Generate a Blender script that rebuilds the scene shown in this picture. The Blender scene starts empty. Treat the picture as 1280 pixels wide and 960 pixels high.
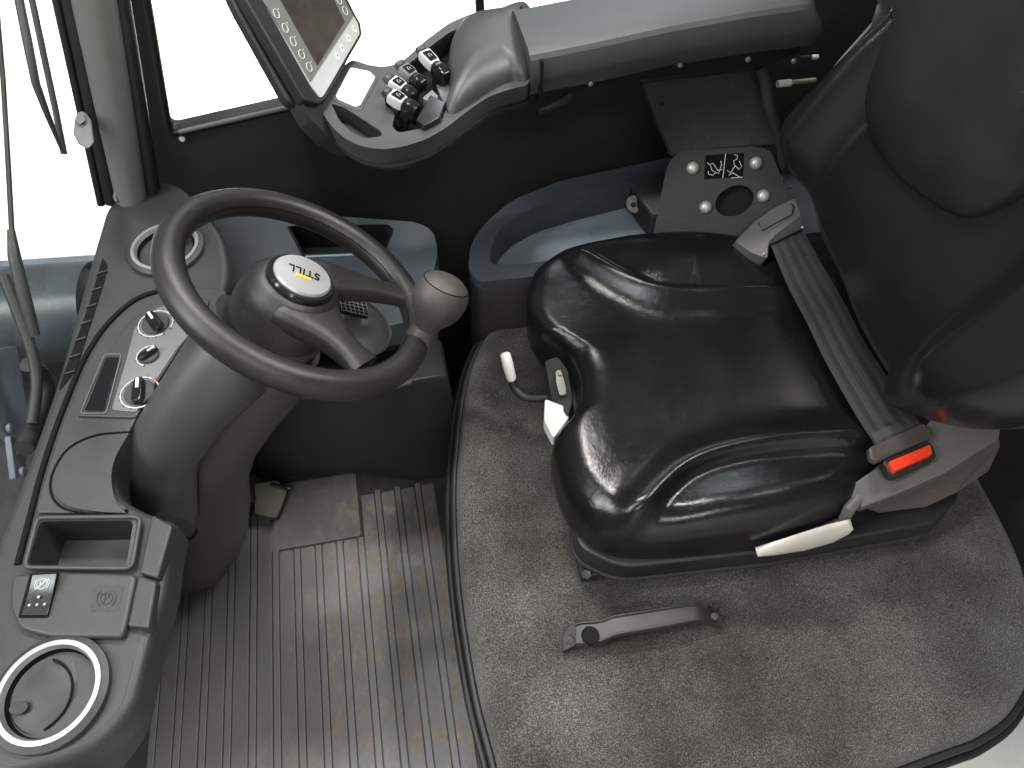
import bpy, bmesh, math, random
from mathutils import Vector as V, Matrix, noise as mnoise
random.seed(7)
sc = bpy.context.scene
col = sc.collection
R_ = math.radians

# ------------------------------------------------------------------ camera
TH, PSI, FPX, CAM = R_(55), R_(11), 924.0, V((0, 0, 1.5))
FW = V((math.sin(PSI)*math.cos(TH), math.cos(PSI)*math.cos(TH), -math.sin(TH)))
RT = V((math.cos(PSI), -math.sin(PSI), 0))
UP = RT.cross(FW)
cd = bpy.data.cameras.new('camera'); cam = bpy.data.objects.new('camera', cd); col.objects.link(cam)
cd.sensor_width = 36; cd.lens = FPX/1280*36; cd.clip_start = .02; cd.clip_end = 200
cam.matrix_world = Matrix(((RT.x, UP.x, -FW.x, CAM.x), (RT.y, UP.y, -FW.y, CAM.y), (RT.z, UP.z, -FW.z, CAM.z), (0, 0, 0, 1)))
sc.camera = cam

# ------------------------------------------------------------------ light
w = bpy.data.worlds.new('World'); sc.world = w; w.use_nodes = True
bg = w.node_tree.nodes['Background']; bg.inputs[0].default_value = (.90, .95, 1, 1); bg.inputs[1].default_value = .20
def lamp(name, loc, target, sx, sy, power, color=(1, .97, .92), spread=180):
    l = bpy.data.lights.new(name, 'AREA'); l.shape = 'RECTANGLE'; l.size = sx; l.size_y = sy; l.energy = power; l.color = color; l.spread = R_(spread)
    o = bpy.data.objects.new(name, l); col.objects.link(o); o.location = loc
    o.rotation_euler = (V(target)-V(loc)).to_track_quat('-Z', 'Y').to_euler()
    return o
lamp('hall_or_added_lamp', (2.5, 1.1, 4.3), (.2, .6, .2), 1.3, .6, 140)
lamp('hall_or_added_lamp', (-.1, 2.7, 4.7), (.2, .7, .3), 1.1, .4, 170)
lamp('hall_or_added_lamp', (2.2, 7.2, 5.0), (.3, 1.0, .6), 3.2, .8, 100, (.90, .95, 1))
lamp('hall_or_added_lamp', (-4.8, -.5, 4.3), (.6, .6, .6), .7, 2.2, 190)  # added lamp, placed for highlights on the backrest bolsters
lamp('hall_or_added_lamp', (-2.2, .4, 4.6), (0, .7, .3), .5, 3.4, 115, (.92, .97, 1))
lamp('hall_or_added_lamp', (0, -4.0, 3.6), (.5, -7, 1.0), 4, 1.0, 230, (1, .98, .94))  # added lamp, brightens the unseen wall behind the camera
lamp('hall_or_added_lamp', (-.3, -2.4, 4.2), (0, .7, .3), 1.8, .5, 65, (1, .97, .92))
lamp('hall_or_added_lamp', (.6, 5.2, 3.4), (.6, 5.2, -1), 4, 2.4, 1000, spread=80)  # added lamp, blows out the floor outside the side window
lamp('hall_or_added_lamp', (-4.6, 3.2, 3.4), (-4.6, 3.2, -1), 3, 3.6, 50, (1, .98, .92), spread=80)  # added lamp, brightens the floor outside the windscreen
sc.view_settings.view_transform = 'Standard'; sc.view_settings.look = 'None'; sc.view_settings.gamma = 1
sc.view_settings.exposure = 0.0

# ------------------------------------------------------------------ pixel -> world helpers (true 3D points on real planes)
def ray(px, py): return FW*FPX + RT*(px-640) - UP*(py-480)
def W(px, py, z): d = ray(px, py); return CAM + d*((z-CAM.z)/d.z)
def WY(px, py, y): d = ray(px, py); return CAM + d*((y-CAM.y)/d.y)
def WX(px, py, x): d = ray(px, py); return CAM + d*((x-CAM.x)/d.x)
def WP(px, py, p0, n): d = ray(px, py); return CAM + d*((V(p0)-CAM).dot(n)/d.dot(n))
def Ws(l, z): return [W(a, b, z) for a, b in l]

# ------------------------------------------------------------------ materials
MATS = {}
def pmat(name, c, rough=.5, bump=0., bscale=600., var=.15, vscale=9., metal=0., spec=.5, c2=None, dust=0., coat=0., rvar=.12, emit=0.):
    m = bpy.data.materials.new(name); m.use_nodes = True
    nt = m.node_tree; b = nt.nodes['Principled BSDF']; L = nt.links.new
    tc = nt.nodes.new('ShaderNodeTexCoord')
    n = nt.nodes.new('ShaderNodeTexNoise'); n.inputs['Scale'].default_value = vscale; n.inputs['Detail'].default_value = 6; n.inputs['Roughness'].default_value = .6
    L(tc.outputs['Object'], n.inputs['Vector'])
    mx = nt.nodes.new('ShaderNodeMix'); mx.data_type = 'RGBA'
    c2 = c2 or tuple(x*(1+var) for x in c)
    mx.inputs[6].default_value = (*[x*(1-var) for x in c], 1); mx.inputs[7].default_value = (*c2, 1)
    rp = nt.nodes.new('ShaderNodeMapRange'); rp.inputs[1].default_value = .3; rp.inputs[2].default_value = .7
    L(n.outputs[0], rp.inputs[0]); L(rp.outputs[0], mx.inputs[0])
    out = mx.outputs[2]
    if dust > 0:
        n3 = nt.nodes.new('ShaderNodeTexNoise'); n3.inputs['Scale'].default_value = vscale*14; n3.inputs['Detail'].default_value = 9; n3.inputs['Roughness'].default_value = .75
        L(tc.outputs['Object'], n3.inputs['Vector'])
        r3 = nt.nodes.new('ShaderNodeMapRange'); r3.inputs[1].default_value = .52; r3.inputs[2].default_value = .75; r3.inputs[4].default_value = dust
        L(n3.outputs[0], r3.inputs[0])
        m3 = nt.nodes.new('ShaderNodeMix'); m3.data_type = 'RGBA'; m3.inputs[7].default_value = (.22, .20, .17, 1)
        L(out, m3.inputs[6]); L(r3.outputs[0], m3.inputs[0]); out = m3.outputs[2]
    L(out, b.inputs['Base Color'])
    rr = nt.nodes.new('ShaderNodeMapRange'); rr.inputs[3].default_value = max(.03, rough-rvar); rr.inputs[4].default_value = min(1, rough+rvar)
    L(n.outputs[0], rr.inputs[0]); L(rr.outputs[0], b.inputs['Roughness'])
    b.inputs['Metallic'].default_value = metal
    b.inputs['Specular IOR Level'].default_value = spec
    b.inputs['Coat Weight'].default_value = coat
    if bump > 0:
        n2 = nt.nodes.new('ShaderNodeTexNoise'); n2.inputs['Scale'].default_value = bscale; n2.inputs['Detail'].default_value = 3
        L(tc.outputs['Object'], n2.inputs['Vector'])
        bp = nt.nodes.new('ShaderNodeBump'); bp.inputs['Strength'].default_value = bump; bp.inputs['Distance'].default_value = .001
        L(n2.outputs[0], bp.inputs['Height']); L(bp.outputs[0], b.inputs['Normal'])
    MATS[name] = m
    return m

m_dash = pmat('dash_plastic', (.037, .040, .038), .42, .35, 900, .12, dust=.10)
m_dash_in = pmat('dash_inner_plastic', (.046, .049, .047), .42, .3, 900, .1, dust=.08)
m_panel = pmat('control_panel_plastic', (.16, .168, .172), .42, .25, 900, .08, dust=.06)
m_black = pmat('black_plastic', (.018, .018, .019), .45, .3, 800, .2, dust=.05)
m_blackgrey = pmat('vent_plastic', (.026, .028, .028), .36, .3, 900, .15, dust=.06)
m_blackgloss = pmat('gloss_black', (.012, .012, .013), .15, 0, var=.1)
m_hole = pmat('recess_shade_black', (.006, .006, .0065), .7, .2, 700, .1, spec=.15)  # near-black: recess shade put into the colour; also seams and hidden parts
m_col = pmat('column_plastic', (.058, .059, .060), .38, .4, 900, .1, dust=.10)
m_col2 = pmat('column_brown_plastic', (.054, .049, .047), .48, .4, 900, .1, dust=.10)
m_wheel = pmat('wheel_rubber', (.021, .0195, .0185), .33, .30, 1100, .2, dust=.10)
m_spoke = pmat('spoke_plastic', (.021, .0195, .0185), .38, .35, 1000, .2, dust=.12)
m_knob = pmat('knob_rubber', (.048, .044, .041), .48, .3, 900, .2, dust=.15)
m_silver = pmat('silver_trim', (.55, .56, .57), .36, .1, 1500, .05, metal=.85)
m_cap = pmat('cap_silver', (.40, .40, .40), .35, .15, 2500, .04, metal=.35)
m_steel = pmat('bolt_steel', (.42, .40, .38), .42, .2, 500, .15, metal=.45)
m_white = pmat('white_plastic', (.78, .77, .74), .4, .05, 500, .04)
m_offwhite = pmat('lever_offwhite', (.62, .60, .54), .4, .05, 500, .06)
m_paper = pmat('paper_label', (.88, .89, .90), .6, 0, var=.02)
m_ink = pmat('print_ink', (.005, .005, .005), .8, spec=.05)
m_print = pmat('pale_print', (.62, .64, .63), .5)
m_yellow = pmat('yellow_print', (.80, .55, .02), .4)
m_red = pmat('red_button', (.80, .045, .015), .38, .05, 500, .06)
m_redprint = pmat('red_print', (.55, .06, .04), .5)
m_console = pmat('console_plastic', (.056, .056, .056), .38, .3, 900, .1, dust=.06)
m_arm = pmat('armrest_pad', (.045, .046, .048), .36, .35, 700, .1, dust=.06)
m_side = pmat('side_console_plastic', (.052, .060, .070), .34, .3, 900, .15, dust=.06)
m_tray = pmat('tray_floor_plastic', (.22, .265, .31), .32, .3, 900, .15, dust=.12)
m_wall = pmat('black_wall_cloth', (.008, .008, .0078), .85, .6, 500, .25, dust=.05)
m_frame = pmat('window_frame_paint', (.026, .029, .028), .5, .2, 700, .15, dust=.05)
m_seal = pmat('rubber_seal', (.012, .012, .012), .5, .2, 500, .2)
m_pillar = pmat('pillar_grey_plastic', (.145, .152, .14), .52, .4, 900, .08, dust=.06)
m_bracket = pmat('bracket_paint', (.024, .024, .026), .6, .35, 900, .15, dust=.08, spec=.3)
m_bracket2 = pmat('bracket_dark_paint', (.028, .028, .028), .6, .35, 700, .2, dust=.15, spec=.3)
m_hous = pmat('belt_housing_plastic', (.098, .094, .09), .5, .3, 900, .1, dust=.08)
m_hous2 = pmat('belt_housing_brown', (.055, .048, .045), .5, .3, 900, .1, dust=.08)
m_metal = pmat('mast_paint', (.050, .060, .066), .35, .3, 60, .3, dust=.25)
m_metal2 = pmat('mast_dark', (.02, .023, .022), .5, .4, 60, .4, dust=.15)
m_plate = pmat('mast_plate', (.12, .14, .17), .45, .3, 90, .3, dust=.35)
m_sill = pmat('door_sill_paint', (.38, .38, .365), .45, .2, 60, .15, dust=.1)
m_ground = pmat('warehouse_concrete', (.34, .33, .295), .6, .2, 40, .12, vscale=1.2)
m_paintw = pmat('wall_paint', (.70, .70, .67), .7, .1, 40, .08, vscale=1.5)
m_rear = pmat('rear_wall_plastic', (.03, .03, .029), .7, .2, 700, .2)
m_screen = pmat('screen_glass', (.055, .048, .042), .12, 0, var=.35, vscale=14)
m_bezel = pmat('bezel_silver', (.50, .51, .51), .45, .1, 900, .03)
m_keys = pmat('key_field_grey', (.16, .165, .155), .45, .1, 900, .05)
m_brass = pmat('dull_metal', (.35, .32, .26), .4, .2, 300, .2, metal=.7)
m_lens = pmat('amber_lens', (.35, .25, .16), .2, 0, var=.1)
m_clear = pmat('clear_knob_plastic', (.35, .34, .30), .15, 0, var=.3, vscale=120)
m_belt = None

def nodes_of(name):
    m = bpy.data.materials.new(name); m.use_nodes = True
    return m, m.node_tree, m.node_tree.nodes['Principled BSDF'], m.node_tree.links.new
def NN(nt, t, **k):
    n = nt.nodes.new(t)
    for a, b in k.items():
        if a.startswith('i_'):
            n.inputs[int(a[2:])].default_value = b
        else: setattr(n, a, b)
    return n

# leather: fine creases that gather in the hollows
def leather(name, c, rough, big=.5):
    m, nt, b, L = nodes_of(name)
    tc = NN(nt, 'ShaderNodeTexCoord')
    n0 = NN(nt, 'ShaderNodeTexNoise'); n0.inputs['Scale'].default_value = 10; n0.inputs['Detail'].default_value = 5
    L(tc.outputs['Object'], n0.inputs['Vector'])
    vo = NN(nt, 'ShaderNodeTexVoronoi', feature='DISTANCE_TO_EDGE'); vo.inputs['Scale'].default_value = 190
    wd = NN(nt, 'ShaderNodeTexNoise'); wd.inputs['Scale'].default_value = 55; wd.inputs['Detail'].default_value = 4
    L(tc.outputs['Object'], wd.inputs['Vector'])
    va = NN(nt, 'ShaderNodeVectorMath', operation='MULTIPLY_ADD'); va.inputs[1].default_value = (.022, .022, .022)
    L(wd.outputs[1], va.inputs[0]); L(tc.outputs['Object'], va.inputs[2])
    mp = NN(nt, 'ShaderNodeMapping'); mp.inputs['Scale'].default_value = (1.5, .75, 1); mp.inputs['Rotation'].default_value = (0, 0, .5)
    L(va.outputs[0], mp.inputs[0]); L(mp.outputs[0], vo.inputs['Vector'])
    mr = NN(nt, 'ShaderNodeMapRange'); mr.inputs[2].default_value = .22
    L(vo.outputs[0], mr.inputs[0])
    nf = NN(nt, 'ShaderNodeTexNoise'); nf.inputs['Scale'].default_value = 900
    L(tc.outputs['Object'], nf.inputs['Vector'])
    ad = NN(nt, 'ShaderNodeMath', operation='MULTIPLY_ADD'); ad.inputs[1].default_value = .12
    L(nf.outputs[0], ad.inputs[0]); L(mr.outputs[0], ad.inputs[2])
    bp = NN(nt, 'ShaderNodeBump'); bp.inputs['Strength'].default_value = .15; bp.inputs['Distance'].default_value = .0005
    L(ad.outputs[0], bp.inputs['Height'])
    bp2 = NN(nt, 'ShaderNodeBump'); bp2.inputs['Strength'].default_value = big; bp2.inputs['Distance'].default_value = .012
    n1 = NN(nt, 'ShaderNodeTexNoise'); n1.inputs['Scale'].default_value = 16; n1.inputs['Detail'].default_value = 2
    L(tc.outputs['Object'], n1.inputs['Vector']); L(n1.outputs[0], bp2.inputs['Height']); L(bp.outputs[0], bp2.inputs['Normal'])
    L(bp2.outputs[0], b.inputs['Normal'])
    mx = NN(nt, 'ShaderNodeMix', data_type='RGBA'); mx.inputs[6].default_value = (*[x*.75 for x in c], 1); mx.inputs[7].default_value = (*[x*1.35 for x in c], 1)
    L(n0.outputs[0], mx.inputs[0]); L(mx.outputs[2], b.inputs['Base Color'])
    b.inputs['Specular IOR Level'].default_value = .42
    rr = NN(nt, 'ShaderNodeMapRange'); rr.inputs[3].default_value = rough-.10; rr.inputs[4].default_value = rough+.12
    L(n0.outputs[0], rr.inputs[0]); L(rr.outputs[0], b.inputs['Roughness'])
    return m
m_leather = leather('seat_leather', (.0068, .0068, .0072), .20, .05)
m_leather2 = leather('backrest_leather', (.0095, .0095, .0095), .21, .05)
m_headcloth = leather('backrest_upper_vinyl', (.0145, .0155, .0132), .40, .03)

def carpet_mat():
    m, nt, b, L = nodes_of('carpet')
    tc = NN(nt, 'ShaderNodeTexCoord')
    a = NN(nt, 'ShaderNodeTexNoise'); a.inputs['Scale'].default_value = 470; a.inputs['Detail'].default_value = 3; a.inputs['Roughness'].default_value = .7
    L(tc.outputs['Object'], a.inputs['Vector'])
    cr = NN(nt, 'ShaderNodeValToRGB'); e = cr.color_ramp.elements
    e[0].position = .33; e[0].color = (.022, .021, .020, 1); e[1].position = .70; e[1].color = (.250, .240, .227, 1)
    k = cr.color_ramp.elements.new(.5); k.color = (.074, .071, .067, 1)
    L(a.outputs[0], cr.inputs[0])
    p = NN(nt, 'ShaderNodeTexNoise'); p.inputs['Scale'].default_value = 5.5; p.inputs['Detail'].default_value = 5; p.inputs['Roughness'].default_value = .62
    L(tc.outputs['Object'], p.inputs['Vector'])
    pr = NN(nt, 'ShaderNodeMapRange'); pr.inputs[1].default_value = .35; pr.inputs[2].default_value = .68; pr.inputs[3].default_value = 0; pr.inputs[4].default_value = 1
    L(p.outputs[0], pr.inputs[0])
    mu = NN(nt, 'ShaderNodeMix', data_type='RGBA', blend_type='MULTIPLY'); mu.inputs[0].default_value = 1
    tint = NN(nt, 'ShaderNodeMix', data_type='RGBA'); tint.inputs[6].default_value = (.50, .45, .41, 1); tint.inputs[7].default_value = (1.3, 1.3, 1.28, 1)
    L(pr.outputs[0], tint.inputs[0]); L(cr.outputs[0], mu.inputs[6]); L(tint.outputs[2], mu.inputs[7])
    L(mu.outputs[2], b.inputs['Base Color']); b.inputs['Roughness'].default_value = .95; b.inputs['Specular IOR Level'].default_value = .15
    b.inputs['Sheen Weight'].default_value = .25; b.inputs['Sheen Roughness'].default_value = .5
    bp = NN(nt, 'ShaderNodeBump'); bp.inputs['Strength'].default_value = .9; bp.inputs['Distance'].default_value = .003
    L(a.outputs[0], bp.inputs['Height']); L(bp.outputs[0], b.inputs['Normal'])
    return m
m_carpet = carpet_mat()

def mat_rubber(name, base, dirt):
    m, nt, b, L = nodes_of(name)
    tc = NN(nt, 'ShaderNodeTexCoord')
    p = NN(nt, 'ShaderNodeTexNoise'); p.inputs['Scale'].default_value = 42; p.inputs['Detail'].default_value = 9; p.inputs['Roughness'].default_value = .60; p.inputs['Distortion'].default_value = .5
    mp = NN(nt, 'ShaderNodeMapping'); mp.inputs['Scale'].default_value = (1, .55, 1)
    L(tc.outputs['Object'], mp.inputs[0]); L(mp.outputs[0], p.inputs['Vector'])
    r = NN(nt, 'ShaderNodeMapRange'); r.inputs[1].default_value = .46; r.inputs[2].default_value = .60; r.inputs[4].default_value = dirt
    L(p.outputs[0], r.inputs[0])
    # boot dirt lies on the right half of the mat, where the feet go
    sx = NN(nt, 'ShaderNodeSeparateXYZ'); L(tc.outputs['Object'], sx.inputs[0])
    big = NN(nt, 'ShaderNodeTexNoise'); big.inputs['Scale'].default_value = 6; big.inputs['Detail'].default_value = 3
    L(tc.outputs['Object'], big.inputs['Vector'])
    ad = NN(nt, 'ShaderNodeMath', operation='MULTIPLY_ADD'); ad.inputs[1].default_value = .35; L(big.outputs[0], ad.inputs[0]); L(sx.outputs[0], ad.inputs[2])
    g = NN(nt, 'ShaderNodeMapRange'); g.inputs[1].default_value = -.22; g.inputs[2].default_value = .02; g.inputs[3].default_value = .10
    L(ad.outputs[0], g.inputs[0])
    mm = NN(nt, 'ShaderNodeMath', operation='MULTIPLY'); L(r.outputs[0], mm.inputs[0]); L(g.outputs[0], mm.inputs[1])
    f = NN(nt, 'ShaderNodeTexNoise'); f.inputs['Scale'].default_value = 90; f.inputs['Detail'].default_value = 6; L(tc.outputs['Object'], f.inputs['Vector'])
    dc = NN(nt, 'ShaderNodeMix', data_type='RGBA'); dc.inputs[6].default_value = (.105, .085, .06, 1); dc.inputs[7].default_value = (.33, .29, .225, 1); L(f.outputs[0], dc.inputs[0])
    dust = NN(nt, 'ShaderNodeMix', data_type='RGBA'); dust.inputs[6].default_value = (*base, 1); dust.inputs[7].default_value = (base[0]*1.5, base[1]*1.42, base[2]*1.35, 1); L(big.outputs[0], dust.inputs[0])
    mx = NN(nt, 'ShaderNodeMix', data_type='RGBA'); L(mm.outputs[0], mx.inputs[0]); L(dust.outputs[2], mx.inputs[6]); L(dc.outputs[2], mx.inputs[7])
    L(mx.outputs[2], b.inputs['Base Color'])
    rr = NN(nt, 'ShaderNodeMapRange'); rr.inputs[3].default_value = .33; rr.inputs[4].default_value = .8; L(mm.outputs[0], rr.inputs[0]); L(rr.outputs[0], b.inputs['Roughness'])
    n2 = NN(nt, 'ShaderNodeTexNoise'); n2.inputs['Scale'].default_value = 500; L(tc.outputs['Object'], n2.inputs['Vector'])
    bp = NN(nt, 'ShaderNodeBump'); bp.inputs['Strength'].default_value = .3; bp.inputs['Distance'].default_value = .001
    L(n2.outputs[0], bp.inputs['Height']); L(bp.outputs[0], b.inputs['Normal'])
    return m
m_mat_wide = mat_rubber('mat_pad_rubber', (.110, .112, .120), .95)
m_mat_nar = mat_rubber('mat_rib_rubber', (.120, .122, .130), .2)

def web_mat():
    m, nt, b, L = nodes_of('belt_webbing')
    uv = NN(nt, 'ShaderNodeUVMap')
    sx = NN(nt, 'ShaderNodeSeparateXYZ'); L(uv.outputs[0], sx.inputs[0])
    wv = NN(nt, 'ShaderNodeMath', operation='MULTIPLY'); wv.inputs[1].default_value = 2*math.pi*4; L(sx.outputs[0], wv.inputs[0])
    sn = NN(nt, 'ShaderNodeMath', operation='SINE'); L(wv.outputs[0], sn.inputs[0])
    r = NN(nt, 'ShaderNodeMapRange'); r.inputs[1].default_value = -.4; r.inputs[2].default_value = .4; L(sn.outputs[0], r.inputs[0])
    mx = NN(nt, 'ShaderNodeMix', data_type='RGBA'); mx.inputs[6].default_value = (.010, .0105, .010, 1); mx.inputs[7].default_value = (.024, .026, .023, 1); L(r.outputs[0], mx.inputs[0])
    L(mx.outputs[2], b.inputs['Base Color']); b.inputs['Roughness'].default_value = .5
    b.inputs['Sheen Weight'].default_value = .2
    w2 = NN(nt, 'ShaderNodeMath', operation='MULTIPLY'); w2.inputs[1].default_value = 2*math.pi*260; L(sx.outputs[1], w2.inputs[0])
    s2 = NN(nt, 'ShaderNodeMath', operation='SINE'); L(w2.outputs[0], s2.inputs[0])
    a = NN(nt, 'ShaderNodeMath', operation='MULTIPLY_ADD'); a.inputs[1].default_value = .25; L(s2.outputs[0], a.inputs[0]); L(r.outputs[0], a.inputs[2])
    bp = NN(nt, 'ShaderNodeBump'); bp.inputs['Strength'].default_value = .5; bp.inputs['Distance'].default_value = .0008
    L(a.outputs[0], bp.inputs['Height']); L(bp.outputs[0], b.inputs['Normal'])
    return m
m_belt = web_mat()

def glass_mat():
    m, nt, b, L = nodes_of('window_glass')
    nt.nodes.remove(b)
    t = NN(nt, 'ShaderNodeBsdfTransparent'); t.inputs[0].default_value = (.97, .985, .98, 1)
    g = NN(nt, 'ShaderNodeBsdfGlossy'); g.inputs['Roughness'].default_value = .02
    f = NN(nt, 'ShaderNodeLayerWeight'); f.inputs[0].default_value = .5
    pw = NN(nt, 'ShaderNodeMath', operation='POWER'); pw.inputs[1].default_value = 5; L(f.outputs[1], pw.inputs[0])
    ma = NN(nt, 'ShaderNodeMath', operation='MULTIPLY_ADD'); ma.inputs[1].default_value = .45; ma.inputs[2].default_value = .02; L(pw.outputs[0], ma.inputs[0])
    mx = NN(nt, 'ShaderNodeMixShader'); L(ma.outputs[0], mx.inputs[0]); L(t.outputs[0], mx.inputs[1]); L(g.outputs[0], mx.inputs[2])
    L(mx.outputs[0], nt.nodes['Material Output'].inputs[0])
    return m
m_glass = glass_mat()

def mesh_perf():
    m, nt, b, L = nodes_of('perforated_cover')
    tc = NN(nt, 'ShaderNodeTexCoord')
    vo = NN(nt, 'ShaderNodeTexVoronoi'); vo.inputs['Scale'].default_value = 130; vo.inputs['Randomness'].default_value = 0
    L(tc.outputs['Object'], vo.inputs['Vector'])
    r = NN(nt, 'ShaderNodeMapRange'); r.inputs[1].default_value = .30; r.inputs[2].default_value = .42; L(vo.outputs[0], r.inputs[0])
    mx = NN(nt, 'ShaderNodeMix', data_type='RGBA'); mx.inputs[6].default_value = (.006, .006, .006, 1); mx.inputs[7].default_value = (.055, .052, .048, 1)
    L(r.outputs[0], mx.inputs[0]); L(mx.outputs[2], b.inputs['Base Color']); b.inputs['Roughness'].default_value = .7
    return m
m_perf = mesh_perf()

# ------------------------------------------------------------------ object helpers
def put(name, me, mat, parent=None, kind=None, label=None):
    o = bpy.data.objects.new(name, me); col.objects.link(o)
    if mat: me.materials.append(mat)
    if parent:
        o.parent = parent
        if parent.type == 'EMPTY': o.matrix_parent_inverse = Matrix.Translation(-parent.location)
    if kind: o['kind'] = kind
    if label: o['label'] = label
    return o
def tag(o, label, cat, group=None):
    o['label'] = label; o['category'] = cat
    if group: o['group'] = group
    return o
def thing(name, label, cat, loc=(0, 0, 0), group=None):
    o = bpy.data.objects.new(name, None); col.objects.link(o); o.location = loc; o.empty_display_size = .05
    return tag(o, label, cat, group)
def mk(name, vs, fs, mat, parent=None, bevel=0, seg=3, ang=35, **k):
    me = bpy.data.meshes.new(name); me.from_pydata([tuple(v) for v in vs], [], fs); me.update()
    bm = bmesh.new(); bm.from_mesh(me); bmesh.ops.recalc_face_normals(bm, faces=bm.faces); bm.to_mesh(me); bm.free()
    me.polygons.foreach_set('use_smooth', [True]*len(me.polygons))
    o = put(name, me, mat, parent, **k)
    if bevel: bev(o, bevel, seg, ang)
    else: me.set_sharp_from_angle(angle=R_(ang))
    return o
def bev(o, wd, seg=3, ang=35):
    b = o.modifiers.new('bevel', 'BEVEL'); b.width = wd; b.segments = seg; b.limit_method = 'ANGLE'; b.angle_limit = R_(ang); b.harden_normals = True; b.use_clamp_overlap = True
def sm(pts, n=8, closed=True):
    P = [V(p) for p in pts]; out = []; N = len(P)
    for i in range(N if closed else N-1):
        g = (lambda j: P[j % N]) if closed else (lambda j: P[max(0, min(N-1, j))])
        a, b, c, d = g(i-1), g(i), g(i+1), g(i+2)
        for k in range(n):
            t = k/n
            out.append(.5*((2*b)+(c-a)*t+(2*a-5*b+4*c-d)*t*t+(3*b-a-3*c+d)*t**3))
    if not closed: out.append(P[-1])
    return out
def rounded(pts, r, n=5):
    """polygon with its corners rounded by radius r (a number or one per corner)"""
    P = [V(p) for p in pts]; out = []; N = len(P)
    for i in range(N):
        rr = r[i] if isinstance(r, (list, tuple)) else r
        a, b, c = P[i-1], P[i], P[(i+1) % N]
        d1, d2 = (a-b), (c-b); k = min(rr, d1.length*.48, d2.length*.48)
        if k <= 1e-6: out.append(b); continue
        p, q = b+d1.normalized()*k, b+d2.normalized()*k
        for j in range(n+1):
            t = j/n; out.append((1-t)**2*p+2*t*(1-t)*b+t*t*q)
    return out
def plate(name, outer, depth, mat, parent=None, holes=(), bevel=0, seg=3, ang=35, **k):
    bm = bmesh.new(); depth = V(depth); es = []
    for loop in [outer, *holes]:
        vs = [bm.verts.new(p) for p in loop]
        es += [bm.edges.new((vs[i], vs[(i+1) % len(vs)])) for i in range(len(vs))]
    if holes: bmesh.ops.triangle_fill(bm, edges=es, use_beauty=True, use_dissolve=False)
    else: bm.faces.new(bm.verts[:])
    top = bm.faces[:]
    r = bmesh.ops.extrude_face_region(bm, geom=top, use_keep_orig=True)
    bmesh.ops.translate(bm, vec=depth, verts=[g for g in r['geom'] if isinstance(g, bmesh.types.BMVert)])
    bmesh.ops.recalc_face_normals(bm, faces=bm.faces)
    me = bpy.data.meshes.new(name); bm.to_mesh(me); bm.free()
    me.polygons.foreach_set('use_smooth', [True]*len(me.polygons))
    o = put(name, me, mat, parent, **k)
    if bevel: bev(o, bevel, seg, ang)
    else: me.set_sharp_from_angle(angle=R_(ang))
    return o
def loft(name, rings, mat, parent=None, caps=True, ring_closed=True, bevel=0, ang=40, **k):
    n = len(rings[0]); vs = [p for r in rings for p in r]; fs = []
    for a in range(len(rings)-1):
        for i in range(n if ring_closed else n-1):
            j = (i+1) % n; fs.append((a*n+i, a*n+j, (a+1)*n+j, (a+1)*n+i))
    if caps: fs.append(tuple(range(n))); fs.append(tuple((len(rings)-1)*n+i for i in range(n)))
    return mk(name, vs, fs, mat, parent, bevel=bevel, ang=ang, **k)
def frame(ax):
    ax = V(ax).normalized(); u = ax.cross(V((0, 0, 1)) if abs(ax.z) < .95 else V((1, 0, 0))).normalized(); return u, ax.cross(u)
def tube_rings(path, r, seg=10):
    P = [V(p) for p in path]; rings = []; u = None
    for i, p in enumerate(P):
        t = (P[min(i+1, len(P)-1)]-P[max(i-1, 0)]).normalized()
        u = frame(t)[0] if u is None else (u-t*u.dot(t)).normalized()
        v = t.cross(u); rr = r[i] if isinstance(r, (list, tuple)) else r
        rings.append([p+(u*math.cos(a)+v*math.sin(a))*rr for a in [2*math.pi*j/seg for j in range(seg)]])
    return rings
def tube(name, path, r, mat, parent=None, seg=10, **k):
    return loft(name, tube_rings(path, r, seg), mat, parent, ang=50, **k)
def tubes(name, paths, r, mat, parent=None, seg=6, **k):
    vs, fs = [], []
    for p in paths:
        if len(p) < 2: continue
        rg = tube_rings(p, r, seg); b = len(vs); vs += [q for x in rg for q in x]
        for a in range(len(rg)-1):
            for i in range(seg): j = (i+1) % seg; fs.append((b+a*seg+i, b+a*seg+j, b+(a+1)*seg+j, b+(a+1)*seg+i))
        fs.append(tuple(b+i for i in range(seg))); fs.append(tuple(b+(len(rg)-1)*seg+i for i in range(seg)))
    return mk(name, vs, fs, mat, parent, ang=50, **k)
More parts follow.
